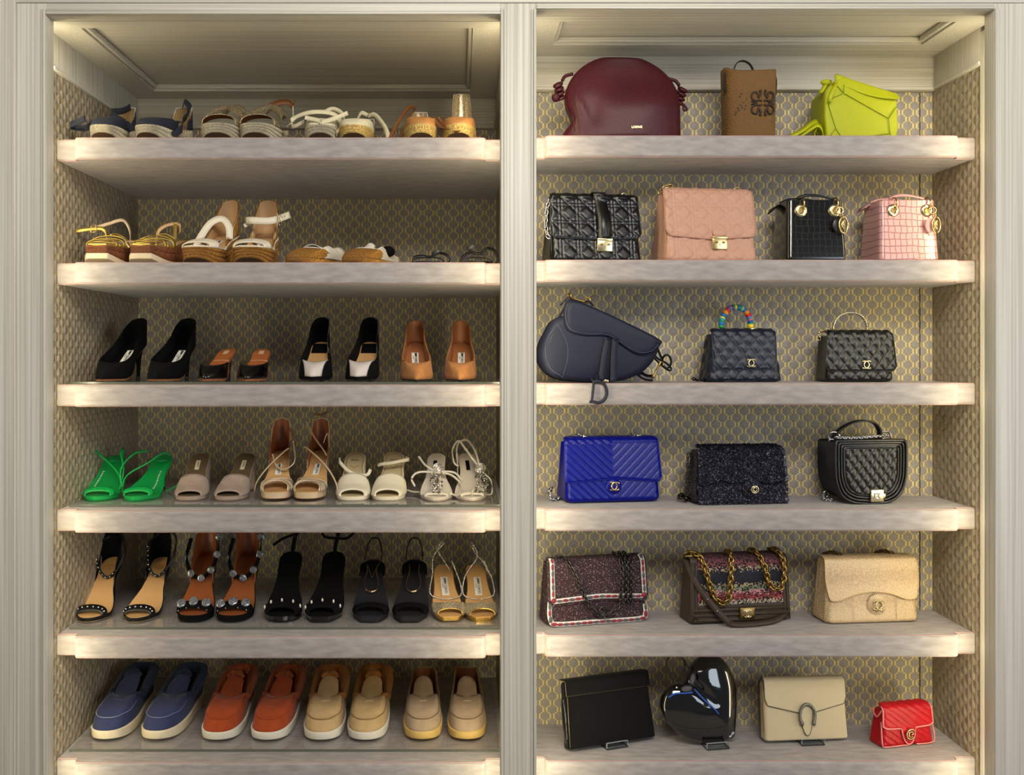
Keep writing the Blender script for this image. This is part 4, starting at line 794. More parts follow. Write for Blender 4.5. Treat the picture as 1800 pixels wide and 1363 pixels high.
# ---------- lowest shelf: loafers
def loafer(e, F, up, lin_, rim, solem, hb=.085, fur=None, tongue_h=.05, tread=None, stitch=None, tlow=.44):
    wedge(F, e, solem, 'rubber_sole', .97, 1, .0012, spring=.006, grow=.0025, msole=solem)
    MB().grid(np.stack([F.loop(1, -.001, .0035), F.loop(.99, .0015, .0005)]), cu=True).build('welt', solem, e); insole(F, e, lin_, .9)
    hv = .040; q = topline(F, tlow, .99, hv, hv*1.0, hb, .88, tab=([0, .06, .14, .45, .8, 1], [hv, hv+.002, hv-.008, hv+.002, hb*.95, hb])); _, S = upper(F, e, up, q, lin_, .012, 'upper', .2, dz=.0, n=16, solid=.004)
    k = np.where(F.t < .42)[0]; k = np.r_[k[k > F.half], k[k <= F.half]]
    lv = np.clip(4.2+8.5*(F.t[k]/.42)**1.6, 0, 14.9); i0 = lv.astype(int); fr = (lv-i0)[:, None]; row = S[i0, k]*(1-fr)+S[i0+1, k]*fr; row[:, 2] += .0015
    MB().tube(row[::2], .0015, 6, smooth=2).build('apron_seam', rim, e); stitches(e, (row+np.array([0, -.0012, .0016]))[6:-6:2], stitch or rim, .0009)
    prof = S[:, 0]; ts = tlow-.12; T = []
    for v in np.linspace(0, 1, 16):
        t = ts+(.34)*v; z0 = np.interp(min(t, tlow)*F.L, prof[:, 1], prof[:, 2]); up_ = max(0., (t-tlow)/(ts+.34-tlow)); zc = z0+.0012+tongue_h*up_**1.15
        T.append([(float(F.cx(t))+l*float(F.w(t))*(.68-.08*v), t*F.L+.010*up_*(1-l*l), zc-.009*l*l*(1-.4*up_)-.014*max(0, v-.8)*5*(abs(l)**3)*.6) for l in np.linspace(-1, 1, 15)])
    T = np.array(T); MB().grid(T).build('tongue', up, e, solid=.003, mat2=lin_)
    if fur is not None:
        def fuzz(path, r, name, n=10):
            mb = MB().tube(path, r, 12, smooth=5); V = mb.V[0]; V += RNG.normal(0, .0006, V.shape); return mb.build(name, fur, e)
        r = S[-1].copy(); c = F.cx(r[:, 1]/F.L); r[:, 0] = c+(r[:, 0]-c)*1.06; ii = np.where((F.t > .035))[0]; path = r[ii][::3]+np.array([0, 0, -.003])
        fuzz(path, [.007, .012, .014, .014, .013, .014, .014, .012, .007], 'shearling_collar')
        fuzz(T[-1][1:-1]+np.array([0, .004, .003]), [.005, .009, .009, .005], 'shearling_tongue_edge')
    else: MB().tube(S[-1][::3], .0016, 6, True, 2).build('topline_binding', rim, e)
    return S
NAVS = mat('navy_suede', '2c3358', .92, sheen=.12, bump=.2, bscale=700, var=.12, vscale=50); NAVF = mat('navy_shearling', '13233f', .95, sheen=.12, bump=1., bscale=700); CREAMR = mat('cream_rubber', 'd8cbab', .6, var=.08); WHITER = mat('off_white_rubber', 'd6cfbf', .6)
ORS = mat('rust_suede', '9a3d0c', .92, sheen=.1, bump=.2, bscale=700, var=.14, vscale=50); ORF = mat('rust_shearling', '93420f', .95, sheen=.1, bump=1., bscale=600); BGS = mat('sand_suede', 'b99b6c', .92, sheen=.08, bump=.2, bscale=700, var=.08, vscale=50); CARF = mat('caramel_shearling', 'a5682a', .95, sheen=.1, bump=1., bscale=600); STONE = mat('stone_suede', 'a89176', .92, sheen=.08, bump=.2, bscale=700, var=.1, vscale=50); GUMR = mat('gum_rubber', 'cfae66', .6, var=.08)
for i, (px, rz, m) in enumerate(((181, -2, 1), (272, -3, -1))):
    e = shoe('loafer_boot', 'navy suede slip-on boot with cream rubber sole', ('left', 'right')[i], 5, px, .085, rz, group='slip-on shoes on the lowest shelf')
    loafer(e, Foot(.225, .094, 'loaf', .006, .024, m, bend=.02), NAVS, NAVF, NAVS, CREAMR, .058, NAVF, .030, stitch=mat('pale_thread', '8890a8', .7))
for i, (px, rz, m) in enumerate(((378, -2, 1), (468, -2, -1))):
    e = shoe('loafer_boot', 'rust orange suede slip-on boot with shearling collar', ('left', 'right')[i], 5, px, .082, rz, group='slip-on shoes on the lowest shelf')
    loafer(e, Foot(.225, .094, 'loaf', .006, .022, m, bend=.02), ORS, ORF, ORS, WHITER, .058, ORF, .030)
for i, (px, rz, m) in enumerate(((562, 0, 1), (642, 0, -1))):
    e = shoe('loafer_boot', 'sand suede slip-on boot with caramel shearling collar', ('left', 'right')[i], 5, px, .082, rz, group='slip-on shoes on the lowest shelf')
    loafer(e, Foot(.225, .094, 'loaf', .006, .022, m, bend=.02), BGS, CARF, mat('sand_seam', '8f7447', .9), WHITER, .058, CARF, .030)
for i, (px, rz, m) in enumerate(((741, 0, 1), (822, 1, -1))):
    e = shoe('slip_on_loafer', 'stone suede loafer with yellowed gum sole', ('left', 'right')[i], 5, px, .085, rz, group='slip-on shoes on the lowest shelf')
    loafer(e, Foot(.218, .090, 'loaf', .006, .022, m, bend=.02), STONE, BROWNL, mat('stone_seam', '7f6a50', .9), GUMR, .060, None, .028)
# ================================================================== BAGS
def bag(name, label, row, px, Y, yaw, wd, group='handbags on display', cat='handbag', rx=0., lift=.0004):
    "px, Y: the lower left front corner; local x runs along the front, y into the shelf"
    a = math.radians(yaw); return thing(name, label, cat, (wx(px, Y)+math.cos(a)*wd/2, Y+math.sin(a)*wd/2, TOP_R[row]+lift), yaw, group, rx)
def diamond(s, amp, k=1.25, ox=0., oz=0.):
    return lambda x, z: amp*(np.abs(np.sin(np.pi*((x-ox)/s+(z-oz)/(s*k))))*np.abs(np.sin(np.pi*((x-ox)/s-(z-oz)/(s*k)))))**.38
def chevron(s, amp, k=.95): return lambda x, z: amp*np.abs(np.sin(np.pi*(z-k*np.abs(x))/s))**.35
def diagonal(s, amp, k=.7): return lambda x, z: amp*np.abs(np.sin(np.pi*(z+k*x)/s))**.35
def cannage(s, amp):
    def f(x, z):
        u, v = x/s, z/s; tri = lambda a: np.abs(a-np.round(a))
        d = np.minimum(np.minimum(np.abs(tri(u)-.09), np.abs(tri(v)-.09)), np.minimum(tri(u+v+.5)*.7, tri(u-v+.5)*.7)); return amp*np.minimum(1, d/.16)**.6
    return f
def section(w_, d, r, nf=90, ns=18, nb=16):
    "rounded rectangle, front side first; returns points and outward normals"
    r = min(r, w_*.49, d*.49); P = []; Nn = []
    def line(a, b, n, nr):
        for i in range(n): t = i/n; P.append((a[0]+(b[0]-a[0])*t, a[1]+(b[1]-a[1])*t)); Nn.append(nr)
    def arc(cx, cy, a0, n=8):
        for i in range(n): a = math.radians(a0+90*i/n); P.append((cx+r*math.cos(a), cy+r*math.sin(a))); Nn.append((math.cos(a), math.sin(a)))
    hx, hy = w_/2, d/2
    line((-hx+r, -hy), (hx-r, -hy), nf, (0, -1)); arc(hx-r, -hy+r, -90); line((hx, -hy+r), (hx, hy-r), ns, (1, 0)); arc(hx-r, hy-r, 0)
    line((hx-r, hy), (-hx+r, hy), nb, (0, 1)); arc(-hx+r, hy-r, 90); line((-hx, hy-r), (-hx, -hy+r), ns, (-1, 0)); arc(-hx+r, -hy+r, 180)
    return np.array(P), np.array(Nn)
def body(e, m, w_, d, h, wt=None, dt=None, r=.012, rb=.008, quilt=None, name='body', nz=50, gusset=0., rt=.004, belly=0., nf=90, sidequilt=False):
    wt = w_ if wt is None else wt; dt = d if dt is None else dt; rows = []; zs = np.r_[np.linspace(0, rb, 6)[:-1], np.linspace(rb, h-rt, nz), np.linspace(h-rt, h, 4)[1:]]
    for z in zs:
        f = z/h; ins = 0.
        if z < rb: ins = rb*(1-math.sqrt(max(0, 1-(1-z/rb)**2)))
        if z > h-rt: ins = rt*(1-math.sqrt(max(0, 1-((z-h+rt)/rt)**2)))
        W = w_+(wt-w_)*f+belly*math.sin(math.pi*min(1, f)); D = d+(dt-d)*f
        p, n = section(W-2*ins, D-2*ins, r, nf=nf); q = np.c_[p[:, 0], p[:, 1]+d/2, np.full(len(p), z)]
        if quilt is not None:
            k = np.clip((-n[:, 1]-.5)/.5, 0, 1)*min(1, (z/rb)); q[:, 1] -= quilt(q[:, 0], q[:, 2])*k
            if sidequilt: k = np.clip((np.abs(n[:, 0])-.5)/.5, 0, 1); q[:, 0] += np.sign(q[:, 0])*quilt(q[:, 1], q[:, 2])*k
        if gusset:
            k = np.clip((np.abs(n[:, 0])-.6)/.4, 0, 1)*np.cos(np.clip((q[:, 1]-d/2)/(D/2), -1, 1)*np.pi/2)*f; q[:, 0] -= np.sign(q[:, 0])*gusset*k
        rows.append(q)
    rows = np.array(rows); mb = MB().grid(rows, cu=True); n = rows.shape[1]; b = mb.n
    mb.F.append(tuple(range(n-1, -1, -1))); mb.F.append(tuple((len(rows)-1)*n+i for i in range(n))); return mb.build(name, m, e)
def flap(e, m, w_, d, h, zend, wt=None, dt=None, quilt=None, off=.004, name='flap', top=.6, nu=110, nv=70, th=.0035, pipe=None, pr=.0016, wend=None, lining=None, rise=.004, slump=.0):
    "sheet that starts behind the top, bends over it and hangs down the front; zend(u) = height of its lower edge, u in -1..1"
    dt = d if dt is None else dt; wt = w_ if wt is None else wt; u = np.linspace(-1, 1, nu); yf = lambda z: (d-(d+(dt-d)*z/h))/2
    ze = np.array([zend(a) for a in u]); P = np.zeros((nv, nu, 3)); kt = int(nv*.32); r = .012
    y1 = yf(h); yb = y1+dt*top
    a = np.linspace(0, 1, kt)
    wk = np.interp(a, [0, .6, 1], [.93, .985, 1]); py = np.where(a < .6, yb+(y1+r-yb)*(a/.6), 0); pz = np.where(a < .6, h+rise, 0)
    ang = (a[a >= .6]-.6)/.4*math.pi/2; py[a >= .6] = y1+r-(r+off)*np.sin(ang); pz[a >= .6] = h+rise-r+r*np.cos(ang)
    for j in range(nv):
        if j < kt: y = np.full(nu, py[j]); z = np.full(nu, pz[j])+slump*np.cos(u*math.pi/2)*0
        else: f = (j-kt+1)/(nv-kt); z = (h+rise-r)*(1-f)+ze*f; y = yf(z)-off
        fz = np.clip(z/h, 0, 1); W = w_+(wt-w_)*fz
        if wend is not None: W = wt+(wend-wt)*np.clip((h-z)/(h-ze.min()), 0, 1)
        if j < kt: W = W*wk[j]
        P[j] = np.c_[u*W/2, y, z+slump*np.cos(u*math.pi/2)]
    gj = np.gradient(P, axis=0); gi = np.gradient(P, axis=1); n = np.cross(gi, gj); n /= np.linalg.norm(n, axis=2, keepdims=True)+1e-12
    if n[nv*2//3, nu//2, 1] > 0: n = -n
    if quilt is not None:
        s = np.cumsum(np.r_[np.zeros((1, nu)), np.linalg.norm(np.diff(P, axis=0), axis=2)], 0); s = s-s[-1].max(); eu = np.clip((1-np.abs(u))*w_/2/.006, 0, 1)[None]; ev = np.clip((s[-1][None]-s)/.005, 0, 1)
        P = P+n*(quilt(P[..., 0], -s)*eu*ev)[..., None]
    o = MB().grid(P, flip=True).build(name, m, e, solid=th, off=-1, mat2=lining)
    o.modifiers['thickness'].use_flip_normals = False
    if pipe is not None:
        q = np.concatenate([P[kt-6:, 0], P[-1, 1:-1], P[kt-6:, -1][::-1]]); MB().tube(q[::2], pr, 6, smooth=1).build('piping', pipe, o)
    return o, P
def sq(z0, lift=.0, corner=.016, w_=.2):
    return lambda u: z0+lift*(1-abs(u))+max(0, abs(u)*w_/2-(w_/2-corner))**2/corner
def cc(e, pos, r, m, t=.0012, sx=1.15, name='emblem', beads_=False, depth=.0016):
    mb = MB(); p = np.array(pos)
    for s in (-1, 1):
        a = np.radians(np.linspace(48, 312, 22)); c = p+np.array([s*.36*r*sx, -.0006*s, 0]); pts = np.c_[c[0]+s*np.cos(a)*r*sx, np.full(22, c[1]), c[2]+np.sin(a)*r]
        if beads_:
            for q in pts[::1]: mb.ball(q, t*1.25, 8, 5)
        mb.ribbon(pts, t*2.2, depth, np.c_[s*np.cos(a)*sx, 0*a, np.sin(a)], smooth=1)
    return mb.build(name, m, e)
def plate(e, m, c, w_, h, t=.004, name='clasp', bevel=.0015):
    return MB().box(c[0]-w_/2, c[0]+w_/2, c[1]-t, c[1], c[2]-h/2, c[2]+h/2).build(name, m, e, bevel=bevel)
L_ = lambda n, c, r=.42, b=.35, bs=450, **k: mat(n, c, r, bump=b, bscale=bs, spec=.28, **k)
# ---------- top shelf
BURG = L_('burgundy_leather', '42101a', .42, .3, 350, var=.12, vscale=12); BURGD = L_('burgundy_piping', '3f1018', .45)
e = bag('drawstring_pouch', 'large burgundy leather drawstring pouch with knotted cords', 0, 990, .045, 0, .288)
n = 72; rows = []; W0 = .288
for j in range(46):
    f = j/45; z = .205*f
    g = max(0., (f-.34)/.66); sm_ = g*g*(3-2*g); wv = W0*(.985-.03*f)*math.sqrt(max(.0001, 1-(g*.94)**2.6)); dv = .11*(1-.10*f)*(1-.66*sm_)
    if f < .06: wv *= .97+.03*f/.06; dv *= .9+.1*f/.06
    a = np.linspace(0, 2*np.pi, n, endpoint=False); c, s_ = np.cos(a), np.sin(a); x = np.sign(c)*np.abs(c)**.75*wv/2; y = np.sign(s_)*np.abs(s_)**.75*dv/2
    y = y-.006*np.exp(-((x+.075)/.022)**2-((z-.07)/.035)**2)*(s_ < 0)*-1 -(s_ < 0)*.0035*np.sin(x*22-z*18+1)*np.sin(math.pi*f)-(s_ < 0)*.004*np.exp(-((x+.085+(z-.05)*.5)/.008)**2)*np.sin(math.pi*min(1, f*1.3))**2
    x = x*(1-.05*math.exp(-((z-.075)/.03)**2)*(c < 0)*np.abs(c)**4)-(c < 0)*np.abs(c)**6*.018*math.exp(-((z-.055)/.02)**2)*-1
    rows.append(np.c_[x, y+.058, np.full(n, z)+.012*f*f*(x/.144)*-.35])
rows = np.array(rows); mb = MB().grid(rows, cu=True); mb.F.append(tuple((45)*n+i for i in range(n))); mb.F.append(tuple(range(n-1, -1, -1))); mb.build('body', BURG, e)
letters('LOEWE', GOLD, e, (.028, .001, .030), .0075, (1, 0, 0), (0, 0, 1), bold=0.)
MB().tube([(-.117, -.0005, .02), (-.121, .004, .06), (-.1235, .014, .10), (-.119, .02, .13)], .0011, 5).build('side_seam', BURGD, e)
for s, c in ((-1, (-.145, .05, .118)), (1, (.143, .055, .108))):
    k = MB(); c = np.array(c)
    for q in range(4): k.ring(c+[s*-.004*q*.6+(-.006 if s < 0 else .004), 0, .024-.0105*q*1.0], .0085-.0006*q, .0046, (.5*s, -.5, 1), n=16, m=7)
    if s > 0: k.tube([c+[.006, -.004, -.012], c+[.013, -.006, -.024], c+[.006, -.008, -.028], c+[.002, -.006, -.012]], .0026, 7)
    else: k.ball(c+np.array([-.012, -.006, -.008]), (.010, .010, .011), 12, 8); k.ring(c+np.array([-.012, -.014, -.008]), .006, .0015, (0, 1, 0), n=14, m=5)
    k.tube([c+[s*-.004, .0, .034], c+[s*-.012, .004, .046], c+[s*-.03, .006, .052]], .0042, 7); k.build('knotted_cord', BURGD, e)
def straw():
    m = mat('woven_straw', 'a0743a', .75, var=.3, vscale=420, bump=1., bscale=600, kind='voronoi'); nt = m.node_tree; N = nt.nodes; L = nt.links; b = N['Principled BSDF']
    tc = N.new('ShaderNodeTexCoord'); mp = N.new('ShaderNodeMapping'); mp.inputs['Rotation'].default_value = (0, math.radians(42), 0); L.new(tc.outputs['Object'], mp.inputs[0])
    w1 = N.new('ShaderNodeTexWave'); w1.inputs['Scale'].default_value = 95; w1.inputs['Distortion'].default_value = .8; L.new(mp.outputs[0], w1.inputs[0])
    w2 = N.new('ShaderNodeTexWave'); w2.bands_direction = 'Z'; w2.inputs['Scale'].default_value = 120; L.new(mp.outputs[0], w2.inputs[0])
    mu = N.new('ShaderNodeMath'); mu.operation = 'MULTIPLY'; L.new(w1.outputs['Fac'], mu.inputs[0]); L.new(w2.outputs['Fac'], mu.inputs[1])
    r = N.new('ShaderNodeValToRGB'); r.color_ramp.elements[0].color = lin('4f3316'); r.color_ramp.elements[1].color = lin('a0763c'); r.color_ramp.elements[1].position = .6; L.new(mu.outputs[0], r.inputs[0]); L.new(r.outputs[0], b.inputs['Base Color'])
    bp = N.new('ShaderNodeBump'); bp.inputs['Strength'].default_value = .8; bp.inputs['Distance'].default_value = .0015; L.new(mu.outputs[0], bp.inputs['Height']); L.new(bp.outputs[0], b.inputs['Normal']); return m
STRAW = straw(); DKBR = L_('dark_brown_leather', '33251c', .5)
e = bag('straw_basket', 'narrow woven straw basket bag with dark brown leather handle', 0, 1281, .045, -2, .116)
a = np.linspace(0, 2*np.pi, 64, endpoint=False); rows = []
for j in range(30):
    f = j/29; k = 1+.045*f; z = .168*f; rows.append(np.c_[np.sign(np.cos(a))*np.abs(np.cos(a))**.55*.058*k, np.sign(np.sin(a))*np.abs(np.sin(a))**.55*.048*k+.052, z+.006*f*np.cos(a*2+.6)-.006*f*np.cos(a)])
for dz, k in ((-.002, .95), (-.02, .93)): rows.append(np.c_[np.sign(np.cos(a))*np.abs(np.cos(a))**.55*.058*k, np.sign(np.sin(a))*np.abs(np.sin(a))**.55*.048*k+.052, .168+dz+.006*np.cos(a*2+.6)-.006*np.cos(a)])
mb = MB().grid(np.array(rows), cu=True); mb.F.append(tuple(range(63, -1, -1))); mb.build('basket', STRAW, e)
MB().ribbon([(-.060, .03, .115), (-.062, .03, .15), (-.056, .032, .168), (-.040, .035, .171), (-.030, .04, .190), (-.014, .045, .197), (.004, .05, .190), (.016, .055, .170)], .010, .002, (0, 1, 0)).build('handle', DKBR, e)
MB().ribbon([(.0605, .04, .112), (.062, .04, .145), (.059, .045, .160), (.050, .05, .163)], .016, .002, (0, 1, 0)).build('handle_tab', DKBR, e); MB().ribbon([(-.0600, .03, .118), (-.0615, .035, .148), (-.055, .04, .167)], .020, .002, (0, 1, 0)).build('handle_tab', DKBR, e)
mb = MB(); cx, cz, q = .0215, .086, .0138         # four curled L motifs stitched in brown cord
for sx in (-1, 1):
    for sz in (-1, 1):
        P = [(.20, .25), (.5, .45), (1.2, .35), (1.75, .65), (1.9, 1.25), (1.6, 1.75), (1.1, 1.8), (.85, 1.4), (.75, .9), (.5, 1.2), (.35, 1.7), (.55, 2.0), (.25, 2.1)]
        mb.tube([(cx+sx*a*q, .0016+.004*(abs(cx+sx*a*q)/.05)**4, cz+sz*b*q) for a, b in P], .0023, 6)
        mb.tube([(cx+sx*a*q, .0022, cz+sz*b*q) for a, b in ((.95, .2), (1.5, .12), (1.95, .3))], .0020, 6)
mb.build('stitched_emblem', DKBR, e)
mb = MB()
for x, z in ((-.028, .108), (-.032, .101), (-.03, .082), (-.022, .088), (-.034, .070), (-.026, .076), (-.018, .080), (-.040, .066), (-.016, .095), (-.042, .060), (-.020, .072), (-.036, .075)): mb.ball((x, .0032, z), (.0017, .0008, .0021), 8, 5)
mb.build('weave_hole', INK, e)
LIME = L_('lime_leather', 'a9ad0e', .48, .3, 500); LIMED = L_('lime_edge', '7f8f14', .5)
e = bag('puzzle_bag', 'lime green angular folded leather bag', 0, 1454, .05, 0, .166)
prof = [(-.082, 0), (.080, 0), (.086, .03), (.083, .098), (.066, .114), (-.040, .152), (-.066, .140), (-.084, .118), (-.087, .06)]
V = [(x, .002+.10*z*.55, z) for x, z in prof]+[(x*.97, .115-.10*z*.45, z) for x, z in prof]; k = len(prof); mb = MB().add(V, [tuple(range(k))]+[tuple(range(2*k-1, k-1, -1))]+[(i, i+k, (i+1) % k+k, (i+1) % k) for i in range(k)]); mb.build('body', LIME, e, bevel=.005)
yy = lambda z: .0008+.055*z
mb = MB()
for seg in (((-.066, .140), (-.042, .112), (.062, .052), (.064, .020), (.070, .001)), ((-.042, .112), (-.040, .132)), ((-.042, .112), (-.078, .096)), ((-.080, .09), (-.062, .028), (-.046, .001)), ((-.062, .028), (-.083, .002)), ((.062, .052), (.082, .080)), ((-.03, .004), (.064, .016))): mb.tube([(x, yy(z)-.001, z) for x, z in seg], .0009, 5, smooth=1)
mb.build('fold_seam', LIMED, e)
MB().grid(np.array([[(-.058+.135*u+.012*v, .012+.03*v-.018*math.sin(v*1.5), .158-.058*u-.020*v*(.3+u)+.004*math.sin(u*3.1)) for v in np.linspace(0, 1, 8)] for u in np.linspace(0, 1, 14)])).build('flap', LIME, e, solid=.003)
MB().grid(np.array([[(-.060+.146*u, .012-.016*v*u, .158-.046*u-.028*v*(.25+.75*math.sin(math.pi*min(1, u*.75+.12)))) for v in np.linspace(0, 1, 8)] for u in np.linspace(0, 1, 18)])).build('flap_fold', LIME, e, solid=.002)
for pts in ([(-.056, .012, .140), (-.068, -.002, .122), (-.078, -.004, .096), (-.074, -.004, .090)], [(-.078, .02, .140), (-.088, .010, .124), (-.098, .004, .112)]): MB().ribbon(pts, .009, .002, (1, 0, .5)).build('strap_tab', LIME, e)
MB().ball((-.078, .016, .140), (.015, .008, .007), 14, 8).build('strap_knot', LIME, e); MB().ring((-.070, .008, .136), .006, .0013, (1, 0, .6)).build('ring', GOLD, e)
for pts in ([(-.080, .05, .035), (-.095, .03, .050), (-.115, .02, .042), (-.140, .012, .024), (-.172, .01, .008)], [(-.080, .06, .030), (-.098, .05, .040), (-.116, .04, .036), (-.128, .03, .022), (-.120, .02, .010)], [(-.082, .03, .022), (-.094, .012, .034), (-.106, .008, .036), (-.122, .008, .026), (-.145, .012, .010)], [(-.084, .02, .010), (-.090, .012, .028), (-.098, .012, .036), (-.104, .02, .026), (-.10, .03, .010)]): MB().ribbon(pts, .013, .0022, (.3, .6, .7)).build('shoulder_strap', LIME, e)
# ---------- second shelf
BLKN = mat('black_nappa', '0b0b0c', .28, bump=.2, bscale=500, spec=.5); BLUSH = L_('blush_nappa', 'c0937d', .45, .25, 500); BLUSHE = L_('blush_piping', 'b0826f', .45)
for i, (m, pm, px, yaw, w_, h, met, nm, lab, dd) in enumerate(((BLKN, BLKL, 969, 8, .222, .162, PALEGOLD, 'cannage_flap_bag', 'black quilted flap bag with square gold clasp and chain strap', .118), (BLUSH, BLUSHE, 1172, 8, .228, .176, GOLD, 'cannage_flap_bag', 'large blush pink quilted flap bag with square gold clasp', .125))):
    e = bag(nm, lab, 1, px, .045, yaw, w_); Q = cannage(.043, .0042); wt = w_*(.96 if i == 0 else .97)
    body(e, m, w_, dd, h-.006, wt, .05, .016, .012, Q, gusset=.012, nf=110)
    _, P = flap(e, m, w_, dd, h, sq(h*.36, -.008 if i else -.004, .014, w_), wt, .05, Q, .005, pipe=pm, wend=w_*(1.0 if i == 0 else .985))
    zc = h*.36-.006; yc = float(P[-1, 55, 1])
    cx_ = .018 if i == 0 else .016
    if i == 0: MB().ribbon([(cx_-.008, .05, h+.006), (cx_-.006, .028, h+.006), (cx_-.004, yc+.020, h-.012), (cx_, yc-.004, h*.6), (cx_, yc-.005, zc+.004)], .030, .003, (1, 0, 0)).build('centre_strap', m, e)
    MB().ball((cx_, yc-.003, zc+.012), (.017, .004, .010), 16, 8).build('clasp_tab', m, e)
    c = plate(e, met, (cx_, yc-.002, zc-.011), .037, .031, .006); plate(c, met, (cx_, yc-.007, zc+.002), .037, .005, .003, 'clasp_bar', .0008)
    b = MB(); [b.ball((cx_+s*.0085, yc-.008, zc-.010), (.0045, .0014, .0025), 10, 5) for s in (-1, 1)]; b.ball((cx_, yc-.008, zc-.015), (.001, .001, .0025), 8, 5); b.build('clasp_relief', BRASS, c)
    if i == 0: MB().chain([(-.092, .045, h+.004), (-.102, .040, h-.004), (-.112, .036, h-.03), (-.116, .034, h-.07), (-.112, .03, h-.098), (-.104, .03, h-.10), (-.103, .034, h-.075)], .0095, .0015, .55, ref=(0, 1, 0)).build('chain_strap', SILVER, e)
    else: MB().chain([(-.114, .05, h-.008), (-.106, .045, h+.004), (-.09, .045, h+.010), (-.075, .05, h+.006)], .0085, .0014, .6, ref=(0, 1, 0)).build('chain_strap', GOLD, e)
    MB().ring((.082, .055, h+.004), .0075, .0018, (0, 1, 0)).build('chain_ring', met, e)
    MB().tube([(-w_/2*.985+.002, .012, .012), (-w_/2*.97, .018, h*.5), (-w_/2*.95, .024, h*.86)], .0014, 6).build('side_piping', pm, e)
def croc(name, c1, c2, rough, coat):
    m = bpy.data.materials.new(name); m.use_nodes = True; nt = m.node_tree; N = nt.nodes; L = nt.links; b = N['Principled BSDF']
    tc = N.new('ShaderNodeTexCoord'); mp = N.new('ShaderNodeMapping'); mp.inputs['Rotation'].default_value = (math.pi/2, 0, 0); L.new(tc.outputs['Object'], mp.inputs[0])
    nz = N.new('ShaderNodeTexNoise'); nz.inputs['Scale'].default_value = 18; L.new(tc.outputs['Object'], nz.inputs[0])
    va = N.new('ShaderNodeMix'); va.data_type = 'VECTOR'; va.inputs['Factor'].default_value = .012; L.new(mp.outputs[0], va.inputs['A']); L.new(nz.outputs['Color'], va.inputs['B'])
    br = N.new('ShaderNodeTexBrick'); br.inputs['Scale'].default_value = 1; br.inputs['Brick Width'].default_value = .0135; br.inputs['Row Height'].default_value = .0155; br.inputs['Mortar Size'].default_value = .0010; br.inputs['Mortar Smooth'].default_value = .6; br.offset = .12
    br.inputs['Color1'].default_value = lin(c1); br.inputs['Color2'].default_value = lin(c1); br.inputs['Mortar'].default_value = lin(c2); L.new(va.outputs['Result'], br.inputs[0]); L.new(br.outputs[0], b.inputs['Base Color'])
    bp = N.new('ShaderNodeBump'); bp.invert = True; bp.inputs['Distance'].default_value = .003; bp.inputs['Strength'].default_value = 1.; L.new(br.outputs['Fac'], bp.inputs['Height']); L.new(bp.outputs[0], b.inputs['Normal'])
    b.inputs['Roughness'].default_value = rough; b.inputs['Coat Weight'].default_value = coat; b.inputs['Coat Roughness'].default_value = .1; MATS[name] = m; return m
CROCB = croc('black_crocodile', '0b0b0b', '2b2b27', .15, .8); CROCP = croc('pink_crocodile', 'd79f9b', 'b57f7e', .25, .4)
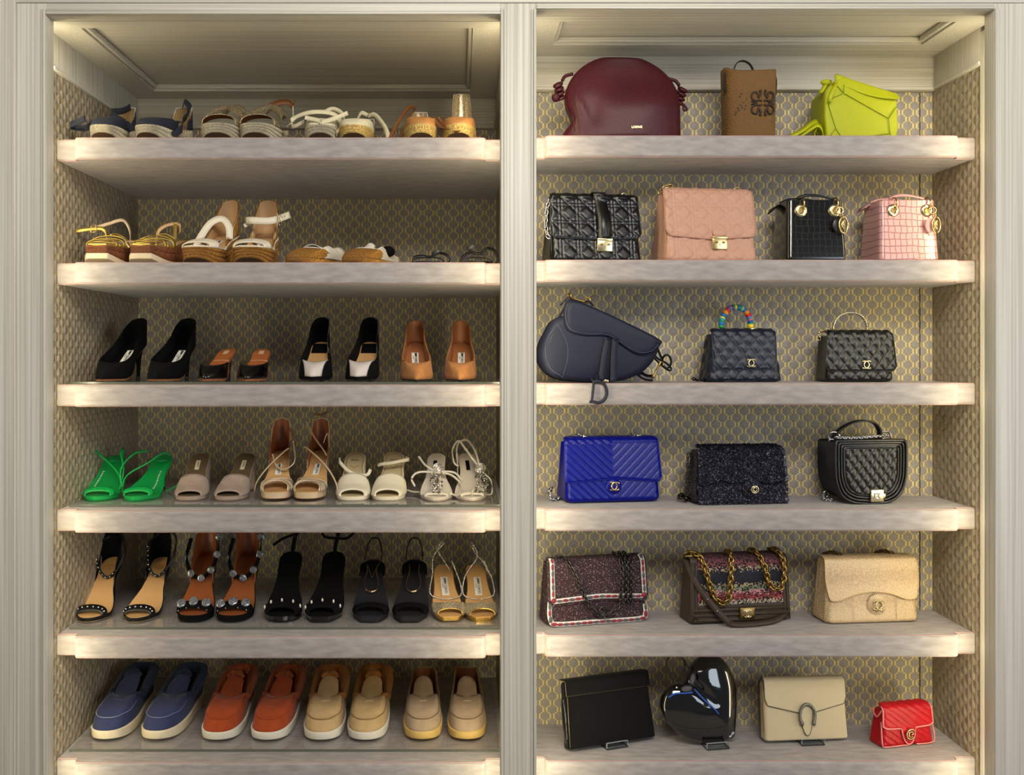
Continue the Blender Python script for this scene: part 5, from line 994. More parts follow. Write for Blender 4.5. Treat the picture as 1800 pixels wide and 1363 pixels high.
for i, (m, pl, px, yaw, lab) in enumerate(((CROCB, BLKL, 1385, 1, 'small black crocodile cube tote with gold rings and charm'), (CROCP, L_('pink_leather', 'cf9a98', .4), 1548, 1, 'small pink crocodile cube tote with gold rings and charm'))):
    w_ = .140; h = .148; e = bag('ring_tote', lab, 1, px, .05, yaw, w_); d = .118; dt = .092; wt = .130
    body(e, m, w_, d, h, wt, dt, .010, .010, None, nf=40, rt=.0015)
    MB().ribbon([(-w_/2+.009, -.0008, .010), (-wt/2+.009, (d-dt)/2-.001, h-.002)], .0008, .0008, (1, 0, 0), smooth=1).build('front_seam', INK if i == 0 else BLUSHE, e)
    yf = lambda z: (d-(d+(dt-d)*z/h))/2
    for s in (-1, 1):
        x = s*.040+.004; z = h-.026; g = MB(); M = Matrix.Translation((x, yf(z)-.0005, z))@Matrix.Rotation(math.pi/2, 4, 'X')
        MB().lathe([(.0058, .001), (.0064, .003), (.0105, .0034), (.0148, .0018), (.0152, 0)], n=28).build('eyelet', PALEGOLD, e, M=M); MB().lathe([(0, .0008), (.0064, .0008)], n=20).build('eyelet_hole', BRASS, e, M=M)
        MB().ring((x+.003, yf(h)+.003, h-.010), .0145, .0020, (1, .15, 0), n=28).build('handle_ring', GOLD, e); MB().ring((x+.003, d-yf(h)-.004, h-.006), .0135, .0020, (1, .2, 0), n=28).build('handle_ring', GOLD, e)
    MB().ribbon([(-.040, .022, h+.004), (-.020, .020, h+.011), (.010, .018, h+.010), (.042, .020, h+.003)], [.006, .013, .013, .006], .005, (0, 1, .3)).build('handle', pl, e)
    MB().ribbon([(-.056, d-.028, h+.004), (-.03, d-.024, h+.013), (.01, d-.024, h+.013), (.045, d-.028, h+.004)], [.006, .013, .013, .006], .005, (0, 1, .3)).build('handle', pl, e)
    MB().ribbon([(-wt/2, d/2+.025, h-.004), (-wt/2-.010, d/2+.022, h-.010), (-wt/2-.017, d/2+.018, h-.018)], .036, .003, (0, 1, 0)).build('side_tab', pl, e)
    x = .050; zz = h-.040; y0 = -.004; ch = MB().ring((x, y0, zz+.012), .008, .0016, (.3, 1, 0), n=20); ch.ring((x+.004, y0, zz+.001), .005, .0013, (1, .3, 0), n=16); ch.build('charm_link', GOLD, e)
    ch = MB().ring((x+.008, y0-.002, zz-.022), .0135, .0020, (-.25, 1, 0), n=30, sx=.85, sy=1.4); ch.tube([(x+.003, y0-.004, zz-.034), (x+.003, y0-.004, zz-.010)], .0016, 6, smooth=1); ch.tube([(x+.008, y0-.004, zz-.033), (x+.008, y0-.004, zz-.011)], .0014, 6, smooth=1)
    ch.ring((x+.0105, y0-.004, zz-.022), .0062, .0016, (0, 1, 0), arc=(-90, 90), n=14, sy=1.6); ch.build('charm_medallion', GOLD, e)
    MB().ball((x-.006, y0+.002, zz-.022), (.011, .003, .017), 16, 8).build('charm_backing', pl, e)
# ---------- third shelf
NAVL = L_('navy_calfskin', '13172b', .5, .25, 600); NAVE = L_('navy_edge', '171b2b', .5); THR = mat('pale_navy_thread', '4c5472', .6)
e = bag('saddle_bag', 'navy leather saddle shaped bag with hanging letter charm', 2, 948, .014, 3, .285, rx=-3, lift=.0046)
S = .2515/193    # outline drawn in units of its picture, about 1.3 mm each
def sp(pts): return [((x-1057)*S, 0, (672-y)*S) for x, y in pts]
def blob(e, pts, y0, th, m, name, bulge=.006, k=5, rings=7):
    "cushion with a free outline: rim at y0..y0+th, front face domed"
    p = spline(sp(pts), k, True)[:, [0, 2]]; c = p.mean(0); rows = []
    for f in np.linspace(0, 1, rings): kk = f; q = c+(p-c)*kk; rows.append(np.c_[q[:, 0], np.full(len(q), y0-bulge*(1-f**3)), q[:, 1]])
    rows.append(np.c_[p[:, 0]*1., np.full(len(p), y0+.003), p[:, 1]]); rows.append(np.c_[p[:, 0], np.full(len(p), y0+th), p[:, 1]])
    rows = np.array(rows); mb = MB().grid(rows, cu=True); n_ = len(p); mb.F.append(tuple((len(rows)-1)*n_+i for i in range(n_))[::-1]); return mb.build(name, m, e), p
bod = [(985, 556), (962, 583), (949, 615), (953, 640), (972, 661), (1000, 669), (1040, 672), (1090, 671), (1125, 660), (1150, 640), (1164, 612), (1150, 595), (1100, 575), (1050, 560)]
blob(e, bod, .012, .062, NAVL, 'body'); blob(e, [(997, 530), (993, 556), (1000, 580), (1030, 590), (1070, 592), (1100, 610), (1125, 624), (1150, 622), (1166, 606), (1164, 597), (1120, 574), (1060, 546), (1015, 528)], .002, .012, NAVL, 'flap', .003)
MB().box((995-1057)*S, (1090-1057)*S, .012, .050, (672-590)*S, (672-575)*S).build('top_gusset', NAVE, e, bevel=.004)
MB().tube([((x-1057)*S, -.0012, (672-y)*S) for x, y in ((999, 534), (995, 556), (1003, 578), (1030, 587), (1071, 589), (1101, 607), (1126, 620), (1148, 618), (1161, 606))], .0005, 5).build('stitching', THR, e)
MB().tube([((x-1057)*S, .0062, (672-y)*S) for x, y in ((981, 570), (997, 600), (999, 630), (990, 664))], .0005, 5).build('stitching', THR, e); MB().tube([((x-1057)*S, .0066, (672-y)*S) for x, y in ((981, 570), (964, 595), (960, 620), (968, 648), (990, 664))], .0005, 5).build('stitching', THR, e)
for nm, a, b, wdt in (('front_tab', (1071, 594), (1057, 672), .0155), ('front_tab', (1084, 596), (1079, 674), .0145)):
    MB().ribbon([((a[0]-1057)*S, -.001, (672-a[1])*S), (((a[0]*.6+b[0]*.4)-1057)*S-.002, -.003, (672-a[1]*.55-b[1]*.45)*S), ((b[0]-1057)*S, -.004, (672-b[1])*S+.003)], wdt, .003, (1, 0, 0)).build(nm, NAVL, e)
mb = MB(); DM = mat('matte_navy_metal', '2a2e38', .45, .6); ox, oz = (1050-1057)*S, -.001
mb.tube([(ox-.014, -.024, oz+.002), (ox-.012, -.024, oz-.002), (ox-.014, -.024, oz-.024), (ox-.017, -.024, oz-.044), (ox-.022, -.024, oz-.046)], .0030, 8, smooth=3)
mb.tube([(ox-.016, -.024, oz-.045), (ox, -.024, oz-.048), (ox+.014, -.024, oz-.038), (ox+.018, -.024, oz-.022), (ox+.012, -.024, oz-.006), (ox-.002, -.024, oz+.001), (ox-.013, -.024, oz-.001)], .0038, 8, smooth=4)
mb.tube([(ox-.013, -.024, oz-.001), (ox-.016, -.014, oz+.010)], .0015, 6, smooth=1); mb.tube([(ox-.005, -.024, oz), (ox-.003, -.016, oz+.008), (ox, -.004, oz+.014)], .0030, 7); mb.build('letter_charm', DM, e)
plate(e, PALEGOLD, ((1066-1057)*S, -.001, (672-671)*S), .012, .006, .003, 'metal_plate', .0008)
t = lambda x, y, Y=.03: np.array(((x-1057)*S, Y, (672-y)*S))
h1 = MB().tube([t(1004, 520), t(1016, 523), t(1030, 527), t(1042, 527)], [.004, .0022, .0026, .003], 8); h1.ring(t(1007, 517), .0062, .0026, (1, .4, 0), n=20); h1.ring(t(1040, 525), .0062, .0020, (.5, 1, 0), n=20); h1.build('snap_hook', BRASS, e)
MB().ribbon([t(990, 534), t(1004, 520), t(1012, 516)], .014, .003, (0, 1, 0)).build('strap_end', NAVE, e); MB().ribbon([t(988, 555), t(996, 540), t(1003, 530)], .02, .003, (0, 1, 0)).build('strap_anchor', NAVE, e); MB().ribbon([t(1034, 527), t(1044, 528), t(1049, 536)], .012, .003, (0, 1, 0)).build('strap_anchor', NAVE, e)
h2 = MB().tube([t(1154, 665, .02), t(1160, 655, .02), t(1166, 642, .02), t(1170, 636, .02)], [.0035, .002, .0028, .0025], 8); h2.ring(t(1170, 640, .02), .0055, .0018, (0, 1, 0)); h2.build('snap_hook', BRASS, e)
h3 = MB(); h3.ring(t(1180, 636, .02), .0135, .0026, (.2, 1, 0), n=24, sx=.75, sy=1.15); h3.tube([t(1155, 622, .02), t(1166, 632, .02), t(1178, 638, .02), t(1188, 648, .02), t(1184, 652, .02), t(1170, 642, .02), t(1156, 628, .02)], .0024, 7); h3.build('strap_ring', mat('black_metal', '16171a', .25, .7), e)
MB().ribbon([t(1130, 656, .03), t(1142, 664, .026), t(1155, 666, .022)], .016, .003, (0, .4, 1)).build('strap_end', BLKL, e); MB().ribbon([t(1162, 604, .03), t(1168, 618, .03), t(1172, 630, .026)], .012, .003, (0, 1, 0)).build('strap_anchor', NAVE, e)
NAVQ = mat('navy_caviar_leather', '131b2d', .34, bump=.3, bscale=900, spec=.55); BLQ = mat('black_caviar_leather', '0d0d0e', .30, bump=.25, bscale=900, spec=.6)
for i, (m, px, yaw, w_, h, dd, lab) in enumerate(((NAVQ, 1246, 4, .180, .122, .082, 'navy diamond quilted bag with rainbow striped handle'), (BLQ, 1454, 3, .166, .118, .078, 'black diamond quilted bag with slim crystal handle'))):
    e = bag('quilted_handle_bag', lab, 2, px, .105, yaw, w_); Q = diamond(.031 if i == 0 else .028, .0050, 1.2); wt = w_*(.88 if i == 0 else .97)
    body(e, m, w_, dd, h-.006, wt, .050 if i == 0 else .062, .014, .010, Q, gusset=.008, nf=100, sidequilt=i == 0)
    _, P = flap(e, m, w_, dd, h, sq(.030 if i == 0 else .026, 0, .013, w_), wt, .050 if i == 0 else .062, Q, .004, pipe=m, pr=.0012, wend=w_*.86 if i == 0 else w_*1.06, nu=100, nv=70)
    cc(e, (.012 if i == 0 else .010, float(P[-1, 50, 1])-.0055, .046 if i == 0 else .042), .0090, PALEGOLD, .0013)
    if i == 0:
        cols = ['1f9a4d', '1c4fa8', 'd8232f', 'e88a1a', 'f0d12a', '1b6fc0', '25a24e', '3a78c8', 'e8a51c', '1577b4', '1e8f4a', 'f2cf2c', 'e0782a', 'd92b2b', '1c5fb0', '2aa5a0']
        a = np.linspace(0, np.pi, 33); p = np.c_[-.009-.037*np.cos(a), np.full(33, .040), h+.010+.050*np.sin(a)**.85]; hd = None
        for k in range(32):
            mb = MB().tube([p[k]+(p[k]-p[k+1])*.15, p[k+1]+(p[k+1]-p[k])*.15], .0072 if k % 2 else .0069, 12, smooth=1); mb.build('handle_band', mat('rainbow_%s' % cols[(k*5) % 16], cols[(k*5) % 16], .35), e)
        for s in (-1, 1): plate(e, PALEGOLD, (-.009+s*.037, .044, h+.006), .016, .006, .008, 'handle_mount', .001)
        MB().chain([(-.07, .05, .004), (-.09, .03, .005), (-.105, .02, .006), (-.118, .012, .005), (-.125, .01, .010)], .007, .0016, .7).build('chain_strap', GUN, e)
        MB().tube([(-.06, -.006, .003), (-.02, -.012, .002), (.03, -.010, .003)], .0012, 5).build('strap_cord', GUN, e)
    else:
        a = np.linspace(0, np.pi, 29); p = np.c_[-.010-.042*np.cos(a), np.full(29, .036), h+.006+.044*np.sin(a)**.8]
        hd = MB().ribbon(p, .006, .003, (0, 1, 0), smooth=1).build('handle', PALEGOLD, e); mb = MB()
        for k in range(2, 27): mb.ball(p[k]+np.array([0, -.003, .0008]), .0022, 8, 5)
        mb.build('crystal', CRYS, hd); MB().ring((.038, .036, h+.005), .005, .0013, (0, 1, 0)).build('chain_ring', GOLD, e)
        MB().chain([(-.088, .03, h-.016), (-.090, .03, h-.004), (-.080, .032, h+.006), (-.065, .036, h+.008), (-.052, .04, h+.005)], .0065, .0013, .65, ref=(0, 1, 0)).build('chain_strap', PALEGOLD, e)
# ---------- fourth shelf
BLUE = L_('cobalt_lambskin', '020c74', .34, .15, 400); BLUEE = L_('cobalt_edge', '071680', .4)
e = bag('chevron_flap_bag', 'cobalt blue chevron quilted flap bag', 3, 995, .080, 9, .236); w_, h, dd = .236, .150, .100; Q = chevron(.0200, .0026)
body(e, BLUE, w_, dd, h-.006, w_*.99, .050, .014, .014, Q, gusset=.014, nf=110); _, P = flap(e, BLUE, w_, dd, h, sq(.048, .010, .012, w_), w_*.99, .052, Q, .005, pipe=BLUEE, pr=.0012, wend=w_*1.03, rise=.005)
yc = -.005; MB().ball((0, .006, .038), (.021, .0085, .021), 22, 10).build('clasp_tab', BLUE, e); cc(e, (0, -.004, .041), .0095, ROSEG, .0014)
for s in (-1, 1):
    MB().chain([(s*.068-.012, .070, h-.002), (s*.068-.008, .058, h+.008), (s*.068, .046, h+.010), (s*.068+.004, .036, h+.007)], .0078, .0019, .6).build('chain_strap', SILVER, e); MB().ring((s*.068+.005, .031, h+.005), .0065, .0014, (0, .6, 1), n=20).build('eyelet', SILVER, e)
MB().chain([(-.108, .07, .006), (-.125, .055, .004), (-.140, .045, .006), (-.146, .05, .022), (-.135, .07, .030)], .0085, .0019, .6).build('chain_strap', SILVER, e)
SEQ = speckle('dark_sequins', ['25242f', '3a3947', '524f61', '191821', 'a09db2'], 520, .28, .5, 1., weights=[.3, .3, .2, .14, .06])
e = bag('sequin_flap_bag', 'dark sequin covered flap bag', 3, 1228, .066, 7, .222); w_, h, dd = .222, .132, .098
body(e, SEQ, w_, dd, h-.006, w_*.97, .055, .016, .012, None, gusset=.010); _, P = flap(e, SEQ, w_, dd, h, lambda u: .050+.007*(1-abs(u))+.003*math.sin(9*u), w_*.97, .055, None, .011, nu=60, nv=50, wend=w_*.99)
MB().ball((.022, .004, .036), (.026, .010, .024), 20, 10).build('clasp_tab', SEQ, e)
def sequins(e, samples, name):
    "loose scales that stand off the surface"
    mb = MB(); V = []; F = []; k = 0
    for (p, n, dn) in samples:
        p, n, dn = map(np.asarray, (p, n, dn)); s_ = np.cross(n, dn); tl = .35+RNG.random()*.5; dn2 = dn*math.cos(tl)+n*math.sin(tl); r = .0030; sw = (RNG.random()-.5)*.8; dn2 = dn2+s_*sw; dn2 /= np.linalg.norm(dn2)
        V += [p-s_*r*.5, p+s_*r*.5, p+s_*r*.6+dn2*r*1.2, p+dn2*r*1.8, p-s_*r*.6+dn2*r*1.2]; F.append((k, k+1, k+2, k+3, k+4)); k += 5
    V = np.array(V); V[:, 2] = np.maximum(V[:, 2], .0005); mb.add(V, F); o = mb.build(name, SEQ, e, smooth=False); o['kind'] = 'stuff'; return o
sm = []
for _ in range(5200):
    j = int(RNG.integers(2, 48)); i_ = int(RNG.integers(1, 58)); p = P[j, i_]; tj = P[j+1, i_]-P[j-1, i_]; tj /= np.linalg.norm(tj); ti = np.array([1., 0, 0]); n_ = np.cross(tj, ti); n_ = -n_ if n_[1] > 0 and j > 16 else n_; n_ = -n_ if j <= 16 and n_[2] < 0 else n_; sm.append((p+(RNG.random(3)-.5)*.004*np.array([1, 0, 1]), n_, tj))
for _ in range(2600):
    x = (RNG.random()-.5)*w_; z = RNG.random()*.055; sm.append(((x, .020*z/h-.001, z+.002), (0, -1, .1), (0, 0, -1)))
for _ in range(1300):
    y = RNG.random()*dd*.9+.005; z = RNG.random()*h*.9; f = z/h; yy_ = dd/2+(y-dd/2)*(1-.42*f); sm.append(((-w_/2+.012*f*.9*math.cos((y/dd-.5)*3)-.001, yy_, z+.002), (-1, 0, .1), (0, 0, -1)))
    a = RNG.random()*6.28; rr = math.sqrt(RNG.random()); sm.append(((.022+.024*rr*math.cos(a), .004-.010*math.sqrt(max(0, 1-rr*rr))-.001, .036+.022*rr*math.sin(a)), (0, -1, .1), (0, 0, -1)))
sequins(e, sm, 'sequins'); MB().ring((.024, -.009, .036), .0085, .0015, (0, 1, 0), n=24).build('turn_lock', PALEGOLD, e); cc(e, (.024, -.0095, .036), .006, PALEGOLD, .0009)
MB().chain([(-.10, .07, .009), (-.118, .05, .009), (-.132, .04, .009), (-.14, .05, .012), (-.12, .08, .014)], .009, .0022, .75).build('chain_strap', GUN, e)
# round fronted black bag
e = bag('half_moon_bag', 'black half moon bag with ribbed border, quilted front and square clasp', 3, 1468, .072, 7, .182); w_, h, dd = .182, .152, .095
def moon(k, dz=0.):
    "outline: flat top, straight shoulders, round lower half"
    p = [(-.40, 1.), (.40, 1.), (.475, .985), (.50, .93), (.50, .6), (.485, .36), (.41, .14), (.27, .03), (.10, 0), (-.10, 0), (-.27, .03), (-.41, .14), (-.485, .36), (-.50, .6), (-.50, .93), (-.475, .985)]
    q = spline(p, 6, True); q = q*np.array([w_, h]); c = np.array([0, h*.56]); return c+(q-c)*k
def slabm(e, k, y0, y1, m, name, dome=0., rings=5, quilt=None):
    p = moon(k); c = p.mean(0); rows = []
    for f in np.linspace(0, 1, rings):
        q = c+(p-c)*max(f, .02); y = np.full(len(q), y0)-dome*(1-f**2)
        if quilt is not None: y = y-quilt(q[:, 0], q[:, 1])*min(1, (1-f)*14)
        rows.append(np.c_[q[:, 0], y, q[:, 1]])
    rows.append(np.c_[p[:, 0], np.full(len(p), y1), p[:, 1]]); mb = MB().grid(np.array(rows), cu=True); n_ = len(p); mb.F.append(tuple(range(n_))); mb.F.append(tuple((len(rows)-1)*n_+i for i in range(n_))[::-1]); return mb.build(name, m, e)
slabm(e, .94, .012, dd, BLKN, 'body'); slabm(e, 1., .004, .030, BLKN, 'front_shell')
mo = moon(.72); zz_ = np.linspace(mo[:, 1].min()+.0006, mo[:, 1].max()-.0006, 60); rt_ = mo[mo[:, 0] > 0]; o_ = np.argsort(rt_[:, 1]); hwz = np.interp(zz_, rt_[o_, 1], rt_[o_, 0]); qf = diamond(.0225, .0055, 1.3)
G = np.array([[(u*hw_, .0030-qf(u*hw_, z)*min(1, (1-abs(u))*12), z) for u in np.linspace(-1, 1, 70)] for z, hw_ in zip(zz_, hwz)]); MB().grid(G).build('quilted_panel', BLQ, e, solid=.002, off=1)
for k in (.98, .90, .82, .75): MB().tube(np.insert(moon(k), 1, 0.0025, axis=1), .0034, 8, True, 1).build('border_rib', BLKN, e)
c = plate(e, PALEGOLD, (.012, .000, .020), .033, .029, .006); cc(c, (.010, -.0068, .020), .0068, SILVER, .0011); plate(c, PALEGOLD, (.030, -.002, .020), .005, .010, .004, 'clasp_lever', .001); mb = MB(); [mb.ball((.012+sx*.013, -.0062, .020+sz*.011), .0011, 8, 5) for sx in (-1, 1) for sz in (-1, 1)]; mb.build('clasp_screw', SILVER, c)
MB().ribbon([(-.070, .05, h-.004), (-.064, .045, h+.014), (-.038, .040, h+.034), (-.005, .038, h+.043), (.028, .038, h+.038), (.042, .038, h+.020), (.042, .036, h+.000)], .018, .004, (0, 1, 0)).build('handle', BLKL, e)
for s, x in ((-1, -.070), (1, .062)): MB().ring((x, .045, h+.006), .010, .0026, (.4, 1, 0), n=20, sx=1.25).build('handle_ring', SILVER, e); plate(e, SILVER, (x-.006, .05, h-.004), .014, .010, .010, 'handle_mount', .002)
MB().chain([(-.072, .034, h+.004), (-.03, .026, h+.003), (.02, .024, h+.006), (.066, .034, h+.008)], .0062, .0017, .6).build('chain_strap', SILVER, e); MB().ring((-.07, .085, .012), .008, .002, (0, 1, .3)).build('chain_ring', SILVER, e); MB().chain([(-.078, .08, .014), (-.086, .06, .005), (-.07, .05, .003)], .007, .0016, .6).build('chain_strap', SILVER, e)
# ---------- fifth shelf
TWEED = speckle('plum_tweed', ['28141a', '3a1c21', '1c1216', '5d2830', '8a7d80', '221a20'], 620, .85, .0, 1., weights=[.24, .22, .22, .1, .07, .15]); TRIMW = mat('white_woven_trim', 'd9d3cd', .85, bump=.8, bscale=900); RUBY = mat('ruby_ribbon', '7d1327', .5, sheen=.2); GREYR = mat('slate_ribbon', '4d4a4f', .55)
e = bag('tweed_flap_bag', 'plum tweed flap bag with white and ruby braided trim', 4, 963, .064, 14, .258); w_, h, dd = .258, .152, .085
body(e, TWEED, w_, dd, h-.006, w_*.98, .050, .022, .014, None, gusset=.008); _, P = flap(e, TWEED, w_, dd, h, lambda u: sq(.048, .008, .014, w_)(u), w_*.98, .050, None, .005, nu=90, nv=60)
def braid(e, pts, nrm, wd=.011, step=.0150, name='braided_trim'):
    p = np.asarray(pts); d = np.r_[0, np.cumsum(np.linalg.norm(np.diff(p, axis=0), axis=1))]; T = tang(p); nv_ = np.asarray(nrm, float); D = np.cross(T, nv_)
    o = MB().ribbon(p, wd, .0035, D, smooth=1).build(name, TRIMW, e); k = int(d[-1]/step)
    for i in range(k):
        s_ = (i+.5)/k*d[-1]; c = np.array([np.interp(s_, d, p[:, j]) for j in range(3)])+nv_*.0022; t_ = np.array([np.interp(s_, d, T[:, j]) for j in range(3)]); r = np.abs(t_)*.0052+np.array([.0032, .0028, .0032]); MB().ball(c, r, 10, 6).build('ruby_bead' if (i*7) % 5 < 3 else 'slate_bead', RUBY if (i*7) % 5 < 3 else GREYR, o)
edge = np.concatenate([P[12:-6, 4], P[-6, 5:-5:3], P[12:-6, -5][::-1]])+np.array([0, -.003, .001]); braid(e, edge[::2], (0, -1, 0)); fl = np.array([(-w_/2+.012, .012, .085), (-w_/2+.006, .006, .04), (-w_/2+.008, .001, .016), (-w_/2+.024, -.001, .0075), (0, -.002, .0075), (w_/2-.024, -.001, .0075), (w_/2-.010, .0, .018), (w_/2-.008, .006, .04)]); braid(e, spline(fl, 8), (0, -1, 0))
cc(e, (.006, -.008, .034), .0105, GUN, .0014)
ch = MB().chain([(-.088, .03, h+.006), (-.078, .010, h+.002), (-.062, -.004, h-.03), (-.046, -.006, .085), (-.032, -.008, .055), (-.012, -.009, .030), (.010, -.010, .020), (.034, -.009, .030), (.052, -.009, .050)], .0085, .0017, .62, ref=(0, 1, 0)); ch.build('chain_strap', GUN, e)
for x in (.052, .066, .078): MB().chain([(x, .04, h+.008), (x+.002, .018, h+.008), (x+.004, -.002, h-.012), (x+.002, -.008, .10), (x, -.009, .055), (x+.006, -.009, .046)], .0080, .0018, .66, ref=(0, 1, 0)).build('chain_strap', GUN, e)
OLIV = L_('olive_brown_leather', '3b3028', .45, .2, 500); KN = None
def knit():
    m = bpy.data.materials.new('banded_knit'); m.use_nodes = True; nt = m.node_tree; N = nt.nodes; L = nt.links; b = N['Principled BSDF']; tc = N.new('ShaderNodeTexCoord')
    v = N.new('ShaderNodeTexVoronoi'); v.inputs['Scale'].default_value = 330; v.inputs['Randomness'].default_value = .5; L.new(tc.outputs['Object'], v.inputs[0]); sc = N.new('ShaderNodeSeparateColor'); L.new(v.outputs['Color'], sc.inputs[0])
    sx = N.new('ShaderNodeSeparateXYZ'); L.new(tc.outputs['Object'], sx.inputs[0]); ad = N.new('ShaderNodeMath'); ad.operation = 'MULTIPLY_ADD'; ad.inputs[1].default_value = .010; L.new(sc.outputs[1], ad.inputs[0]); L.new(sx.outputs[2], ad.inputs[2])
    mr = N.new('ShaderNodeMapRange'); mr.inputs[1].default_value = .045; mr.inputs[2].default_value = .165; L.new(ad.outputs[0], mr.inputs[0])
    r = N.new('ShaderNodeValToRGB'); r.color_ramp.interpolation = 'CONSTANT'; L.new(mr.outputs[0], r.inputs[0])
    for i, (p_, c) in enumerate(((0, 'a89a86'), (.13, '8c2f36'), (.25, 'c07f86'), (.32, '6d7a5c'), (.40, 'a08e70'), (.45, '12172a'), (.62, '1b2138'), (.70, 'a6907e'), (.78, '7c4347'), (.9, '5a3034'))):
        el = r.color_ramp.elements[i] if i < 2 else r.color_ramp.elements.new(p_); el.position = p_; el.color = lin(c)
    mx = N.new('ShaderNodeMix'); mx.data_type = 'RGBA'; mx.blend_type = 'MIX'; lt = N.new('ShaderNodeMath'); lt.operation = 'LESS_THAN'; lt.inputs[1].default_value = .42; L.new(sc.outputs[0], lt.inputs[0]); L.new(lt.outputs[0], mx.inputs['Factor']); L.new(r.outputs[0], mx.inputs['A']); mx.inputs['B'].default_value = lin('14100f'); L.new(mx.outputs['Result'], b.inputs['Base Color'])
    b.inputs['Roughness'].default_value = .8; bp = N.new('ShaderNodeBump'); bp.inputs['Distance'].default_value = .002; bp.inputs['Strength'].default_value = 1.; bp.invert = True; L.new(v.outputs['Distance'], bp.inputs['Height']); L.new(bp.outputs[0], b.inputs['Normal']); return m
KN = knit()
e = bag('knit_flap_bag', 'olive brown framed bag with colourful knitted flap and heavy brass chain', 4, 1214, .086, 10, .255); w_, h, dd = .255, .158, .078
body(e, OLIV, w_, dd, h-.010, w_*.97, .055, .014, .008, None, gusset=.006, nf=40); _, P = flap(e, KN, w_*.86, dd, h, lambda u: .046, w_*.84, .055, None, .006, nu=40, nv=50)
_, P2 = flap(e, OLIV, w_, dd, h-.002, lambda u: .006, w_*.98, .055, None, .0035, 'frame_flap', nu=40, nv=40)
for z in (.010, .022, .034): MB().tube([(-w_/2+.006, -.001+.0*z, z), (w_/2-.006, -.001, z)], .0052, 8, smooth=1).build('frame_rib', OLIV, e)
for s in (-1, 1):
    for k in range(2): MB().tube([(s*(w_/2-.005-.009*k), -.002, .010), (s*(w_/2-.007-.009*k), .004, .08), (s*(w_/2-.009-.009*k), .008, h-.012)], .0042, 8, smooth=3).build('frame_rib', OLIV, e)
c = plate(e, BRASS, (.012, -.004, .024), .038, .030, .007, bevel=.002); plate(c, GOLD, (.012, -.0105, .024), .028, .022, .0012, 'clasp_face', .001); cc(c, (.012, -.0122, .024), .0078, PALEGOLD, .0011)
for pts in ([(-.126, .03, h+.004), (-.112, .016, h+.010), (-.098, .000, h-.004), (-.088, -.008, h-.045), (-.074, -.010, .072), (-.056, -.012, .054), (-.040, -.012, .058), (-.034, -.012, .080), (-.028, -.008, h-.02), (-.024, .008, h+.008), (-.026, .03, h+.009)], [(.036, .03, h+.010), (.044, .008, h+.008), (.056, -.008, h-.02), (.068, -.012, .094), (.085, -.014, .080), (.100, -.012, .088), (.108, -.008, .115), (.106, -.002, h-.005), (.096, .012, h+.012), (.088, .03, h+.010)]):
    MB().chain(pts, .0112, .0030, .62, ref=(0, 1, 0)).build('chain_strap', BRASS, e)
plate(e, BRASS, (-.124, .03, h+.003), .022, .005, .016, 'chain_mount', .001)
MB().ribbon([(-.128, .035, h-.004), (-.122, .012, h-.03), (-.105, -.006, .085), (-.080, -.016, .050), (-.056, -.026, .022), (-.042, -.032, .008)], .015, .003, (.75, 0, .65)).build('shoulder_strap', OLIV, e)
MB().ribbon([(-.044, -.034, .008), (-.02, -.036, .006), (.03, -.034, .006), (.08, -.020, .008), (.118, .004, .022), (.134, .025, .055), (.134, .035, .10), (.126, .04, h-.01)], .013, .003, [(.2, .3, 1), (0, .5, .8), (0, .5, .8), (0, .6, .8), (0, 1, .3), (0, 1, 0), (0, 1, 0), (0, 1, 0)]).build('shoulder_strap', OLIV, e)
mb = MB(); [mb.ball(p_, (.0018, .0012, .0018), 8, 5) for p_ in ((-.091, -.0145, .064), (-.071, -.023, .037))]; mb.build('strap_stud', SILVER, e)
def python():
    m = bpy.data.materials.new('beige_python'); m.use_nodes = True; nt = m.node_tree; N = nt.nodes; L = nt.links; b = N['Principled BSDF']; tc = N.new('ShaderNodeTexCoord'); mp = N.new('ShaderNodeMapping'); mp.inputs['Rotation'].default_value = (0, math.radians(45), 0); mp.inputs['Scale'].default_value = (1, .3, 1); L.new(tc.outputs['Object'], mp.inputs[0])
    v = N.new('ShaderNodeTexVoronoi'); v.inputs['Scale'].default_value = 270; v.inputs['Randomness'].default_value = .25; L.new(mp.outputs[0], v.inputs[0])
    r = N.new('ShaderNodeValToRGB'); r.color_ramp.elements[0].color = lin('cdb48f'); r.color_ramp.elements[1].color = lin('a78b66'); r.color_ramp.elements[0].position = .35; r.color_ramp.elements[1].position = .62; L.new(v.outputs['Distance'], r.inputs[0]); L.new(r.outputs[0], b.inputs['Base Color']); b.inputs['Roughness'].default_value = .4
    bp = N.new('ShaderNodeBump'); bp.inputs['Distance'].default_value = .001; bp.inputs['Strength'].default_value = .7; bp.invert = True; L.new(v.outputs['Distance'], bp.inputs['Height']); L.new(bp.outputs[0], b.inputs['Normal']); return m
PYTH = python(); PYE = L_('beige_edge', 'c4a678', .45)
e = bag('python_flap_bag', 'beige snakeskin flap bag with curved flap and jewelled clasp', 4, 1453, .087, 6, .236); w_, h, dd = .236, .154, .088
body(e, PYTH, w_, dd, h-.006, w_*.96, .050, .016, .012, None, gusset=.010); _, P = flap(e, PYTH, w_, dd, h, lambda u: .062+.014*(1-abs(u)**1.3)-.010*math.exp(-((abs(u)-.72)/.25)**2)+max(0, abs(u)-.90)**2*4.5, w_*.98, .050, None, .006, pipe=PYE, pr=.0014, wend=w_*1.0)
MB().ball((.010, .005, .044), (.025, .0075, .026), 24, 10).build('clasp_tab', PYTH, e); cc(e, (.010, -.007, .046), .0115, PALEGOLD, .0016, beads_=True)
